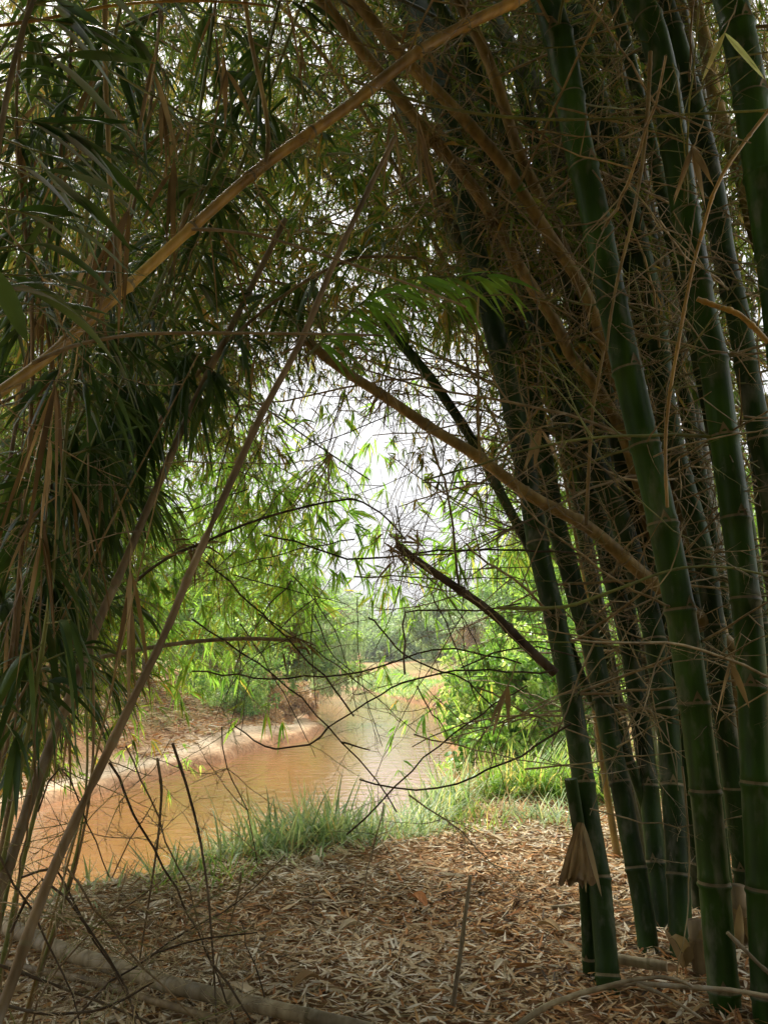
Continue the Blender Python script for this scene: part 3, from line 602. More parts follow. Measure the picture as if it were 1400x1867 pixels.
for k in range(9):
    x0, x1 = U(-80, 170), U(60, 520); y1 = U(100, 900); 
    cane('thin straw coloured stem rising through the dark thicket on the left', [(x0 * .5 - 40, 1880), (x0, 1450), (x0 * .6 + x1 * .4, (1450 + y1) / 2 + 60), (x1, y1)], U(2.2, 3.3), U(3.5, 7), ['brown', 'twig_green', 'brown', 'tan'][k % 4], 'straw_cane', 'stem', 'thin straw coloured stems in the left thicket', w2=2.5, twigs=6, twl=.4)

# ------------------------------------------------------------------ slender arching culms that carry the leafy roof
ARCH = []
def arch(pts, label, group, r=.022, kind='brown'):
    path = spline(pts, .15); o = thing('arching_bamboo', pts[0], label, 'bamboo', group); mb = MB()
    rr = np.linspace(r, r * .3, len(path)); p_, rad, nd = culm_profile(path, rr, .32, .12); mb.tube(p_, rad, 8); mb.build('stem', M[kind], o)
    ARCH.append((o, path)); return o
for k in range(18):
    bx, by = U(1.3, 4.2), U(4.6, 7.6); gz = hz(bx, by) - .05; ex = U(-3.8, .6); ey = by + U(-1.8, 1.2); zt = U(4.6, 7.4)
    arch([(bx, by, gz), (bx - .35, by, 2.2), (bx * .55 + ex * .45, (by + ey) / 2, zt * .86), (ex * .8 + bx * .2, ey, zt), (ex - 1.0, ey - .2, zt - 1.0)],
         'slender bamboo arching left out of the back of the right clump into the leafy roof', 'slender bamboos arching from the right', U(.014, .026), 'tan' if k % 2 else 'grey')
for k in range(15):
    bx, by = U(-4.6, -2.5), U(3.0, 5.1); gz = hz(bx, by) - .05; ex = U(-1.2, 2.0); ey = by + U(-.3, 2.2); zt = U(3.2, 6.6)
    arch([(bx, by, gz), (bx + .2, by, 1.8), (bx * .6 + ex * .4, (by + ey) / 2, zt * .9), (ex * .75 + bx * .25, ey, zt), (ex + .8, ey + .4, zt - .9)],
         'slender bamboo arching right out of the left hand thicket into the leafy roof', 'slender bamboos arching from the left', U(.010, .02), 'brown' if k % 2 else 'grey')
for k in range(12):   # added unseen over and behind the viewer to shade the interior
    bx, by = (U(-3.6, -2.6), U(1.2, 3.0)) if k % 2 else (U(2.6, 3.8), U(1.6, 3.2)); s = -1 if k % 2 else 1
    arch([(bx, by, hz(bx, by) - .05), (bx * .95, by, 2.4), (bx * .6, by - .5, 4.4), (bx * .1, by - 1.4, 5.4), (-bx * .5, by - 2.6, 5.0)],
         'bamboo added outside the view, arching over the viewer to shade the scene', 'shade bamboos added over the viewer', .022, 'dark')
HOSTS = [(o, p) for o, p in ARCH] + [(o, p) for o, p, l in CULMS if len(p) > 60]
HP = np.concatenate([p[::3] for o, p in HOSTS]); HI = np.concatenate([np.full(len(p[::3]), i) for i, (o, p) in enumerate(HOSTS)])
CNT = {}
def hang(T0, leafL, matl, nsub, **kw):
    T0 = np.asarray(T0, float); d = HP - T0; q = np.linalg.norm(d, axis=1) + np.where(d[:, 2] < .1, 1.5, 0) + np.where(np.array([CNT.get(i, 0) for i in range(len(HOSTS))])[HI] > 92, 50, 0) + rng.random(len(HP)) * .5
    j = int(np.argmin(q)); i = int(HI[j]); CNT[i] = CNT.get(i, 0) + 1; S0 = HP[j]
    leafy_branch(HOSTS[i][0], S0, T0, leafL, matl, nsub, **kw)
def dens(px, py):
    if px > 815 and py > 1130: return 0
    if py > 1170 and px > 430: return .03
    if py > 1060 and (780 < px or 590 < px < 690): return .05
    if py < 520: return 1.0
    if py < 700: return .95 if px < 450 or px > 850 else .6
    if py < 1000: return .9 if px < 330 else .6 if px < 450 else .17 if px < 900 else .45
    if py < 1260: return .6 if px < 350 else .5 if px < 560 else .16 if px < 860 else .12
    if py < 1400: return .38 if px < 230 else .22 if px < 380 else 0.0
    return 0
n_ = 0
while n_ < 2250:
    px, py = U(-60, 1460), U(-120, 1400)
    if rng.random() > dens(px, py): continue
    n_ += 1
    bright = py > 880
    Y = U(6.2, 8.8) if bright and px > 330 else (U(5.2, 8.8) if rng.random() < .88 else U(3.8, 5)) if not bright else U(4.2, 7)
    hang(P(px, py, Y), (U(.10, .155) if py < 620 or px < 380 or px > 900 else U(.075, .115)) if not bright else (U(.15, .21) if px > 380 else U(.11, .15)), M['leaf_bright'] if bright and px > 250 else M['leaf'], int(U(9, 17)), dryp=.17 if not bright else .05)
for k in range(760):   # leaf roof and thicket added outside the frame to block sky light
    x, y, z = U(-4.2, 4.2), U(-3.5, 3.6), U(3.6, 6.8)
    if k % 2: x, y, z = U(-5.5, 5.5), U(-5, -1.6), U(.1, 4.6)
    if z < 2.5 + 1.0 * y: z = 2.5 + 1.0 * y + U(0, 1.2)
    hang((x, y, z), .28, M['leaf'], 14, nl=(5, 8), lw=.19, spread=.6)

# ------------------------------------------------------------------ broad leaved canes on the left
def leaf_spray(parent, p, d, n, L, W, matl, stem, vr=(0, 1), droop=(.3, 1.0), spread=.8, name='leaf_spray', down=.2):
    mb = MB(); d = nrm(np.asarray(d, float)); l = L * .55; tw = jitter_line(p, p + d * l, .05, .003)
    mb.tube(tw, np.linspace(.0035, .0018, len(tw)), 5, .5, 0)
    idx = rng.integers(1, len(tw), n) if n > 1 else np.array([len(tw) - 1]); Pb = tw[idx]
    Dl = nrm(d + rng.normal(size=(n, 3)) * spread * .6 + np.array([0, 0, -down])); LL = L * U(.65, 1.25, n)
    horiz = nrm(np.cross(Dl, np.array([0, 0, 1.0])) + rng.normal(size=(n, 3)) * .35); side = nrm(horiz - Dl * np.sum(horiz * Dl, 1, keepdims=True))
    mb.leaves(Pb, Dl, LL, W * U(.7, 1.2, n), U(droop[0], droop[1], n), U(vr[0], vr[1], n), 1, side,
              st=(0, .06, .16, .3, .46, .62, .78, .9, 1), wd=(.12, .35, .8, 1, .96, .8, .55, .28, 0.02), fold=.12, twist=rng.normal(size=n) * .5)
    return mb.build(name, [M[stem], matl], parent)
LC = [([(-60, 1880), (20, 1500), (90, 1100), (130, 700), (170, 300), (230, -40)], 2.5), ([(-80, 1880), (-10, 1450), (40, 1000), (60, 600), (30, 200), (60, -40)], 2.6),
      ([(-20, 1880), (60, 1500), (160, 1150), (240, 800), (330, 420), (400, -40)], 3.2), ([(-90, 1880), (-40, 1400), (10, 900), (80, 500), (130, 100), (120, -60)], 2.8),
      ([(-40, 1880), (40, 1500), (130, 1100), (260, 700), (420, 350), (560, -20)], 3.6), ([(-70, 1880), (0, 1560), (60, 1200), (110, 820), (250, 350), (300, -40)], 3.7),
      ([(-80, 1800), (40, 1200), (150, 900), (300, 500), (460, 180), (520, -40)], 3.0), ([(-100, 1860), (30, 1300), (200, 900), (420, 620), (620, 480), (760, 470)], 3.3)]
lbl = ['cane', ]
for k, (pts, Y) in enumerate(LC):
    o, path = cane('broad leaved cane, %s of those leaving the top edge at the left' % ['third', 'first', 'fifth', 'second', 'seventh', 'fourth', 'sixth'][k] if k < 7 else 'broad leaved cane bending right under the diagonal cane toward the centre', pts, Y, 9, 'brown' if k % 2 else 'twig_green', 'leafy_cane', 'plant', 'broad leaved canes at the left edge', w2=6, spacing=.2, twigs=5, twl=.4)
    n = len(path)
    for q in range(42):
        i = int(n * U(.24, .99)); p = path[i]; a = U(0, 6.28); dry = rng.random() < .15
        d = np.array([math.cos(a), math.sin(a) * .6 - .1, U(-.5, .5)])
        if dry: leaf_spray(o, p, d + np.array([0, 0, -.8]), int(U(2, 5)), .22, .016, M['dry'], 'twig', (0, .8), (.3, 1.2), .9, 'dry_leaf_spray', .9)
        else: leaf_spray(o, p, d, int(U(5, 10)), .22, .022, M['strap'], 'twig_green', down=.35)
# heavy hanging broad leaves, placed where the photo shows them
o = thing('leafy_cane', P(330, 640, 3.0), 'cane bearing the densest dark broad hanging leaves left of the long leaning cane', 'plant')
mb = MB(); pth = spline([P(40, 1150, 2.9), P(110, 880, 2.9), P(170, 720, 2.95), P(280, 640, 3.0), P(400, 600, 3.1)], .06); mb.tube(pth, np.linspace(.008, .004, len(pth)), 8); mb.build('stem', M['twig_green'], o)
for q in range(24):
    i = int(rng.integers(2, len(pth) - 1)); leaf_spray(o, pth[i], (U(-.6, .6), U(-.5, .5), -.7), int(U(4, 7)), .26, .034, M['strap'], 'twig_green', (0, .7), (.2, .8), .6, down=1.0)
o = thing('leafy_cane', P(20, 330, 1.7), 'cane with large dark level leaves reaching in at the upper left edge', 'plant')
pth = spline([P(-80, 620, 1.6), P(-20, 420, 1.7), P(0, 250, 1.75), P(40, 60, 1.8), P(90, -60, 1.9)], .06); mb = MB(); mb.tube(pth, np.linspace(.009, .006, len(pth)), 8); mb.build('stem', M['brown'], o)
for q in range(15):
    i = int(rng.integers(2, len(pth) - 1)); leaf_spray(o, pth[i], (1.0, U(-.2, .5), U(-.3, .3)), int(U(2, 5)), .24, .032, M['strap'], 'twig_green', (0, .9), (.1, .7), .5, down=.1)
o = thing('leafy_cane', P(-60, 700, 1.3), 'cane tip with one long pointed green leaf at the left edge beside the diagonal cane', 'plant')
mb = MB(); pth = spline([P(-120, 900, 1.3), P(-60, 650, 1.3), P(-30, 480, 1.35)], .05); mb.tube(pth, .005, 7); mb.build('stem', M['twig_green'], o)
mb = MB(); mb.leaves([P(-10, 490, 1.35)], [P(75, 665, 1.3) - P(-10, 490, 1.35)], [.185], [.034], [.05], [.95], 0, nrm(np.array([[1., .2, .5]])), st=(0, .1, .3, .5, .7, .85, 1), wd=(.2, .6, .95, 1, .8, .5, 0), fold=.1); mb.build('leaf', M['strap'], o)
# dry brown hanging leaves upper left
for k, (px, py, Y, lab) in enumerate([(290, 60, 2.1, 'top'), (300, 130, 2.4, ''), (245, 340, 2.0, ''), (180, 420, 2.2, ''), (120, 620, 2.0, ''), (330, 260, 2.5, ''), (80, 900, 2.2, ''), (240, 1000, 2.4, ''), (400, 70, 2.4, ''), (700, 150, 2.9, ''), (760, 190, 3.0, '')]):
    leaf_spray(diag if k in (2, 3, 8) else ROOTS[-1], P(px, py, Y), (U(-.3, .3), 0, -1), 6, .24, .017, M['dry'], 'twig', (0, .9), (.1, .9), .8, 'dry_leaf_spray', .9)
# drooping frond-like branch under the diagonal cane
o = thing('feathery_branch', P(560, 640, 2.9), 'feathery dark green branch with comb like leaves hanging in the centre of the arch', 'branch')
pth = spline([P(560, 650, 2.8), P(650, 560, 2.9), P(740, 510, 3.0), P(830, 505, 3.05), P(905, 500, 3.1)], .04); mb = MB(); mb.tube(pth, np.linspace(.006, .003, len(pth)), 6)
mb.build('stem', M['twig_green'], o); mb = MB(); ids = np.linspace(2, len(pth) - 1, 70).astype(int); s_ = np.where(np.arange(70) % 2, 1, -1)
tg = nrm(np.gradient(pth, axis=0))[ids]; Dl = nrm(tg * .7 + np.array([0, 0, -1]) * U(.2, 1.0, 70)[:, None] + np.array([0, 1, 0.]) * (s_ * .5)[:, None] + rng.normal(size=(70, 3)) * .12)
Dl[s_ > 0, 2] *= .3
mb.leaves(pth[ids], Dl, U(.19, .29, 70), .019, U(.2, .6, 70), U(.0, .7, 70), 0, None, st=(0, .1, .3, .6, .85, 1), wd=(.2, .7, 1, .8, .4, 0)); mb.build('leaflets', M['leaf_bright'], o)

# pale dry leaf bunches before the right culms
for px, py, Y, n, lab in [(1262, 270, 2.5, 7, 'bunch of pale dried leaves hanging before the upper right culms'), (1320, 60, 2.5, 4, 'few pale green leaves hanging near the top right corner'),
                          (1165, 1080, 2.9, 2, None), (925, 1250, 3.0, 3, 'brown dried leaves hanging over the shrub on the right'), (1330, 1205, 2.7, 3, 'dried leaf pair hanging beside the thick edge culm'), (985, 780, 3.1, 4, 'small tuft of dry leaves on the leftmost thick culm')]:
    if lab is None: continue
    o = thing('dry_leaf_bunch', P(px, py, Y), lab, 'leaves'); mb = MB(); a = P(px, py, Y); tw = jitter_line(P(px + 20, py - 50, Y), a, .03, .003); mb.tube(tw, .0025, 5); mb.build('stem', M['twig'], o)
    mb = MB(); Dl = nrm(np.stack([U(-.7, .7, n), U(-.3, .3, n), np.full(n, -1.)], -1))
    mb.leaves(np.repeat(a[None], n, 0), Dl, U(.15, .24, n), .024, .1, U(.6, 1, n), 0, None, st=(0, .1, .3, .5, .7, .88, 1), wd=(.15, .6, 1, .9, .7, .35, 0), fold=.15, twist=rng.normal(size=n)); mb.build('leaves', M['dry'] if 'green' not in lab else M['grass'], o)
# the papery sheath on the leftmost culm
o = thing('culm_sheath', P(1060, 1510, 3.05), 'triangular brown papery sheath hanging on the leftmost thick culm', 'sheath')
mb = MB(); nu, nv = 15, 13
for lay, (bx0, bx1, yb) in enumerate([(1020, 1082, 1612), (1036, 1076, 1588)]):
    V = []
    for i in range(nv):
        t = i / (nv - 1)
        for j in range(nu):
            u = j / (nu - 1); xb = bx0 + (bx1 - bx0) * u; rag = 6 * math.sin(u * 23 + lay) + 4 * math.sin(u * 51)
            a = P(1060 - 7 * (1 - u) + (xb - 1056) * t ** .8, 1500 + lay * 14 + (yb + rag * t - 1500) * t, 3.03 - lay * .025 - .035 * math.sin(u * math.pi) * t + .010 * math.sin(u * 17 + t * 3) * t)
            V.append(a)
    V = np.array(V); f = [[i * nu + j, i * nu + j + 1, (i + 1) * nu + j + 1, (i + 1) * nu + j] for i in range(nv - 1) for j in range(nu - 1)]
    mb.add(V, f, 4); mb.add(V + [0, .004, 0], [q[::-1] for q in f], 4)
mb.build('blade', M['sheath'], o)
mb = MB(); mb.leaves([P(1062, 1500, 3.0)] * 4, [(-.25, 0, -1), (.0, 0, -1), (.22, 0, -1), (-.12, -.05, -1)], [.20, .24, .26, .15], .022, 0, [.4, .8, .9, .5], 0, np.tile([[1., .2, 0]], (4, 1)), st=(0, .15, .4, .7, .9, 1), wd=(.2, .8, 1, .7, .35, 0), fold=.1); mb.build('dry_leaves', M['dry'], o)

for (px, py, Y, h, w_, lab) in [(1283, 1790, 3.35, .20, 34, 'brown cut culm stump left of the brightest culm foot'), (1350, 1740, 3.5, .24, 30, 'brown sheathed stump between the feet at the right edge')]:
    g = G(px, py, 0); g[2] = hz(g[0], g[1]); o = thing('cut_stump', g, lab, 'stump'); r = w_ * mpp(g) / 2; mb = MB(); e = np.array([U(-.03, .03), U(-.03, .03), h])
    mb.tube([g - [0, 0, .05], g + e * .3, g + e * .62, g + e * .66, g + e * .7, g + e, g + e, g + e * .9], np.array([1.1, 1, .97, 1.1, .96, .95, .8, .78]) * r, 16); mb.build('stem', M['brown'], o)
    mb = MB(); mb.leaves(g + rng.normal(size=(7, 3)) * [r, r, .01] + [0, 0, .03], np.stack([U(-.5, .5, 7), U(-.5, .1, 7), np.ones(7)], -1), U(.12, .3, 7), .05, U(.1, .8, 7), U(0, .8, 7), 0, None, st=(0, .2, .5, .8, 1), wd=(.8, 1, .8, .5, .05), fold=.25, twist=rng.normal(size=7)); mb.build('sheaths', M['dry'], o)
# ------------------------------------------------------------------ leaf litter and grass
def zone(n, xlo, xhi, ylo, yhi, dmin):
    x = U(xlo, xhi, n); y = U(ylo, yhi, n); d = sdist(x, y); k = d > dmin; return x[k], y[k], d[k]
def litter(n, ylo, yhi, xr, Lm):
    x, y, d = zone(n, -xr, xr, ylo, yhi, .65); z = height(x, y, d) + U(.002, .028, len(x)); a = U(0, 6.28, len(x))
    Dl = np.stack([np.cos(a), np.sin(a), rng.normal(size=len(x)) * .16], -1); side = nrm(np.stack([-np.sin(a), np.cos(a), rng.normal(size=len(x)) * .45], -1))
    LL = Lm * U(.45, 1.3, len(x)); v = np.clip(.50 + .28 * rng.normal(size=len(x)) + .14 * wob(x, y, 3, 8, .3), 0, 1)
    LIT.leaves(np.stack([x, y, z], -1), Dl, LL, LL * U(.08, .16, len(x)), rng.normal(size=len(x)) * .12, v, 0, side, st=(0, .2, .5, .8, 1), wd=(.15, .8, 1, .6, .05), twist=rng.normal(size=len(x)) * .6)
LIT = MB(); litter(62000, 2.2, 5.0, 3.6, .073); litter(46000, 5.0, 9.0, 5.0, .09); litter(12000, 9, 15, 7, .13); litter(1200, 2.2, 5.5, 3.6, .15); litter(900, 5, 9, 5, .15)
tag(LIT.build('leaf_litter', M['litter']), 'dry curled bamboo leaves covering the near bank', None, None, 'stuff')
LIT = MB(); x, y, d = zone(90000, -22, 1, 11, 34, 1.0); k = (x < .04 * y - 1.6) & (wob(x, y, 3, 10, .3) > -.6); x, y, d = x[k], y[k], d[k]; a = U(0, 6.28, len(x)); LL = U(.06, .34, len(x))
LIT.leaves(np.stack([x, y, height(x, y, d) + U(0, .05, len(x))], -1), np.stack([np.cos(a), np.sin(a), U(-.2, .6, len(x))], -1), LL, LL * .16, .2, np.clip(.42 + .2 * rng.normal(size=len(x)), 0, .85), 0)
tag(LIT.build('bank_debris', M['litter']), 'dead leaves and plant debris strewn over the far bank slope', None, None, 'stuff')
mb = MB(); n = 1500; x, y, d = zone(n, -3.2, 3.2, 2.3, 8, .7); z = height(x, y, d) + .012; a = U(0, 6.28, len(x))
for i in range(len(x)):
    l = U(.06, .28); e = np.array([math.cos(a[i]), math.sin(a[i]), U(-.05, .12)]) * l; p = np.array([x[i], y[i], z[i]]); mb.tube([p, p + e * .5 + rng.normal(size=3) * .008, p + e], [.0022, .002, .0012], 4)
tag(mb.build('fallen_twigs', M['twig']), 'short broken twigs strewn through the leaf litter', None, None, 'stuff')
for k, (px, py, L, lab) in enumerate([(570, 1578, .13, 'whitish curled sheath lying on the litter near the grass'), (915, 1772, .08, 'large pale curled leaf lying at the bottom middle'), (560, 1800, .12, 'brown curled leaf lying beside the thick fallen pole'),
        (760, 1650, .16, 'orange curled leaf lying in the middle of the litter'), (905, 1540, .15, 'grey green leaf lying on the litter in front of the shrub'), (1000, 1700, .12, 'tan curled leaf lying left of the culm feet'), (640, 1700, .12, 'pale leaf curled up in the lower middle litter')]):
    g = G(px, py, .03); o = thing('fallen_leaf', g, lab, 'leaf'); mb = MB(); n = 9; t = np.linspace(0, 1, n); aa = U(0, 6.28); ax = np.array([math.cos(aa), math.sin(aa), 0]); pp = np.array([-ax[1], ax[0], 0])
    wv = np.sin(np.pi * np.clip(t * .9 + .08, 0, 1)) ** .7 * L * .2; rows = []
    for j in range(5):
        u = (j - 2) / 2; rows.append(g + ax * (t - .5)[:, None] * L + pp * (u * wv)[:, None] + np.array([0, 0, 1]) * ((u * u) * wv * .9 + .012 + .02 * np.sin(t * 3))[:, None])
    V = np.stack(rows, 1).reshape(-1, 3); f = [[i * 5 + j, i * 5 + j + 1, (i + 1) * 5 + j + 1, (i + 1) * 5 + j] for i in range(n - 1) for j in range(4)]
    mb.add(V, f, 4, [1.0, .95, .45, .2, .7, .5, .85][k]); mb.build('blade', M['litter'], o)

def blades(mb, x, y, L, W, lean=.45, v=(0, 1), droop=(.2, .9), mi=0, st=(0, .3, .65, 1), wd=(.8, 1, .7, 0)):
    n = len(x); z = height(x, y) - .02; a = U(0, 6.28, n); ln = U(.05, lean * 1.5, n)
    Dl = np.stack([np.cos(a) * ln, np.sin(a) * ln, np.ones(n)], -1)
    side = nrm(np.stack([-np.sin(a), np.cos(a), np.zeros(n)], -1)); LL = L * U(.5, 1.25, n)
    C = np.stack([x, y, z], -1); D2 = nrm(Dl)
    st = np.linspace(0, 1, 5); mb.leaves(C, D2 + np.stack([np.cos(a), np.sin(a), np.zeros(n)], -1) * .25, LL, W * U(.6, 1.2, n), U(droop[0], droop[1], n) ** 1.3, U(v[0], v[1], n), mi, side, st=st, wd=(.7, 1, .85, .5, 0))
def tuft(px, py, n, L, spread, matn, label, W=.017, Yz=0.0, v=(0, 1)):
    g = G(px, py + 8, Yz); z = hz(g[0], g[1]); big = py < 1545 and n > 200; L *= U(1.3, 1.65) if big else U(1.3, 1.6); n = int(n * (1.1 if big else .8)); spread *= 1.0; o = thing('grass_tuft', (g[0], g[1], z), label, 'grass', 'small tufts breaking through the litter' if label.startswith('small loose') else None); mb = MB()
    r = spread * np.sqrt(U(0, 1, n)); a = U(0, 6.28, n); blades(mb, g[0] + r * np.cos(a), g[1] + r * np.sin(a), L, W, .6, v); mb.build('blades', M[matn], o); return o
TF = [(300, 1572, 110, .22, .35, 'grass', 'low loose grass tuft at the left end of the near bank'), (410, 1550, 190, .28, .32, 'grass', 'grass tuft on the bank edge left of the middle, in front of the orange water'),
      (480, 1538, 215, .40, .3, 'grass', 'grass tuft on the bank edge beside the tall blade tuft'), (575, 1520, 420, .42, .22, 'grass', 'isolated upright green grass tuft standing before the water in the middle'),
      (660, 1490, 420, .50, .34, 'grass', 'tall fresh grass tuft right of the isolated one'), (725, 1462, 420, .50, .34, 'grass', 'tall grass tuft where the bank turns away'), (790, 1432, 360, .50, .36, 'grass', 'pale dense grass tuft below the shrub at the left'),
      (860, 1420, 120, .46, .4, 'straw', 'straw coloured grass tuft before the shrub'), (935, 1430, 360, .48, .32, 'grass_bright', 'bright green grass tuft lit in front of the shrub'), (1010, 1432, 380, .5, .34, 'grass_bright', 'bright green grass tuft beside the leftmost thick culm'),
      (1110, 1440, 300, .6, .4, 'grass_bright', 'bright grass tuft seen between the thick culms'), (150, 1605, 80, .2, .4, 'grass', 'thin grass tuft behind the leaning cane at lower left')]
for t in TF: tuft(*t)
for px, py in [(650, 1500), (700, 1490), (745, 1475), (800, 1462), (850, 1455), (900, 1462), (960, 1468), (1005, 1480), (620, 1530), (530, 1560), (360, 1605), (790, 1500), (880, 1500)]:
    tuft(px + U(-12, 12), py + U(-6, 6), int(U(70, 150)), U(.2, .36), .28, ['grass', 'grass_bright', 'straw', 'grass'][int(U(0, 4))], 'small loose grass tuft breaking through the litter behind the bank edge', W=.011)
mb = MB(); x, y, d = zone(5500, -5, 3.2, 3.5, 14, .45); k = (d < 1.0 + .5 * wob(x, y, 5, 9, .4)) & (wob(x, y, 6, 11, .2) > 0) ; x, y = x[k], y[k]; blades(mb, x, y, .24, .007, .7, (.2, 1))
x, y, d = zone(5000, -3.5, 3.6, 4.0, 9, .9); k = wob(x, y, 5, 10, .3) > 1.2; x, y = x[k], y[k]; blades(mb, x, y, .14, .006, .6, (.4, 1))
tag(mb.build('bank_grass', M['grass']), 'short grass growing along the edge of the near bank', None, None, 'stuff')
mb = MB(); x, y, d = zone(20000, 0.6, 9, 7.8, 22, .3); k = wob(x, y, 3, 8, .3) > -.3; x, y = x[k], y[k]; blades(mb, x, y, .42, .013, .6, (0, 1))
tag(mb.build('meadow_grass', M['grass_bright']), 'sunlit green grass beyond the litter right of the river', None, None, 'stuff')
mb = MB(); x, y, d = zone(22000, .3, 16, 8.5, 40, .4); blades(mb, x, y, .55, .016, .7, (0, 1))
x, y, d = zone(60000, -30, 2, 12, 60, 1.6); k = (x < .04 * y - 1.6) & (wob(x, y, 2, 7, .3) > -.1); blades(mb, x[k], y[k], .30, .022, .9, (0, 1))
x, y, d = zone(26000, -16, 2, 12, 34, .5); k = (x < .04 * y - 1.6) & (d < 5) & (wob(x, y, 4, 10, .3) > .2); blades(mb, x[k], y[k], .16, .02, 1.6, (0, 1))
tag(mb.build('dry_grass', M['straw']), 'straw coloured dry grass on the far bank and behind the clump', None, None, 'stuff')
mb = MB(); x, y, d = zone(9000, -2, 6, 40, 75, .1); k = d < 3.5; blades(mb, x[k], y[k], .5, .05, .7, (0, 1))
x, y, d = zone(30000, -26, 0, 13, 60, .8); k = (x < .04 * y - 1.6) & (wob(x, y, 3, 8, .3) > 1.0); blades(mb, x[k], y[k], .32, .022, .9, (.2, .8))
tag(mb.build('far_grass', M['grass_bright']), 'fresh green grass on the far banks', None, None, 'stuff')

# ------------------------------------------------------------------ trees and shrubs
def tree(px, Y, H, Wd, label, matn, n=9000, leaf=.14, trunk=.14, name='tree', cat='tree', group=None, lobes=16, zlo=.3, droop=0, x=None, stems=1, lw=.42, base=None, flat=.5, op=.0):
    x = P(px, 1200, Y)[0] if x is None else x; z = hz(x, Y) if base is None else base; o = thing(name, (x, Y, z), label, cat, group); b = np.array([x, Y, z])
    tr = MB(); tips = []
    for s in range(stems):
        lean_ = np.array([U(-.12, .12), U(-.12, .12), 0]) * H * (1.5 if stems > 1 else 1)
        p = spline([b - [0, 0, .2], b + lean_ * .3 + [0, 0, H * zlo * .7], b + lean_ + [0, 0, H * .82]], max(.15, H / 30)); tr.tube(p, np.linspace(trunk, trunk * .22, len(p)) / math.sqrt(stems), 9)
        for q in range(max(4, lobes // stems)):
            i = int(len(p) * U(.3, .98)); a = U(0, 6.28); rad_ = Wd * .5 * U(.3, 1.0); h = z + H * U(zlo, 1.0)
            t_ = (h - z - H * zlo) / (H * (1 - zlo)); rad_ *= math.sqrt(max(.08, 1 - (2 * t_ - .85) ** 2 * .75))
            e = np.array([p[i][0] + math.cos(a) * rad_, p[i][1] + math.sin(a) * rad_, h]); i = min(i, max(0, int((h - z) / H * len(p) * .9))); 
            br = jitter_line(p[i], e, .4, .03 * H / 4); tr.tube(br, np.linspace(trunk * .3, trunk * .07, len(br)), 5); tips.append(e)
            for _ in range(2):
                e2 = e + rng.normal(size=3) * np.array([1, 1, .7]) * Wd * .13; tr.tube([br[len(br) // 2], (br[len(br) // 2] + e2) / 2 + .03, e2], [trunk * .13, trunk * .08, trunk * .03], 4); tips.append(e2)
    tr.build('trunk', M['bark'], o)
    tips = np.array(tips); nt_ = len(tips); per = rng.integers(3, 7, nt_); cl = np.repeat(tips, per, 0) + rng.normal(size=(per.sum(), 3)) * Wd * .085 * np.array([1, 1, .75])
    lf = MB(); idx = rng.integers(0, len(cl), n); cs = rng.uniform(.5, 1.2, len(cl)); cv = rng.uniform(-.32, .32, len(cl)) 
    dv = rng.normal(size=(n, 3)); dv = nrm(dv) * (rng.random(n) ** .45)[:, None] * (Wd * .075 * cs[idx])[:, None]; dv[:, 2] *= .7
    pos = cl[idx] + dv; D_ = nrm(nrm(dv) + rng.normal(size=(n, 3)) * .6 + np.array([0, 0, -.35 - droop])); pos[:, 2] = np.maximum(pos[:, 2], z + .05)
    if droop: pos[:, 2] -= rng.random(n) ** 1.6 * droop * H * .18
    LL = leaf * U(.6, 1.3, n); lf.leaves(pos, D_, LL, LL * lw, .25, np.clip(.5 + cv[idx] + rng.normal(size=n) * .15, 0, 1), 0); lf.build('crown', M[matn], o)
    return o
tree(430, 26, 2.8, 2.8, 'rounded light green shrub on the far bank, left of the sand spit', 'shrub', 9000, .13, .05, 'shrub', 'shrub', zlo=.08, stems=4, lobes=24)
tree(400, 30, 3.0, 3.4, 'green shrub just behind the rounded shrub on the far bank', 'tree', 8000, .14, .05, 'shrub', 'shrub', zlo=.1, stems=4, lobes=24)
tree(492, 27, 1.5, 1.5, 'brown and green low scrub at the foot of the far bank by the spit', 'straw', 3500, .12, .03, 'shrub', 'shrub', zlo=.05, stems=4)
tree(538, 36, 1.2, 2.2, 'dry brown brush overhanging the water behind the sand spit', 'straw', 5000, .16, .04, 'shrub', 'shrub', zlo=.05, stems=5)
tree(500, 32, 5.6, 5, 'tall pink trunked tree on the far bank rising behind the hanging leaves', 'tree', 14000, .2, .22, zlo=.38)
tree(385, 36, 5.8, 7, 'broad bright green tree on the far bank, left of the tall trunked one', 'tree', 14000, .22, .25, zlo=.2)
tree(270, 27, 5.5, 6, 'leafy green tree on the left part of the far bank', 'tree', 12000, .2, .2, zlo=.25)
tree(120, 24, 7, 7, 'leafy tree at the left end of the far bank behind the thicket', 'tree', 12000, .2, .2, zlo=.25)
tree(-60, 20, 8, 7, 'dark tree beyond the left edge thicket on the far bank', 'tree', 9000, .2, .2, zlo=.2)
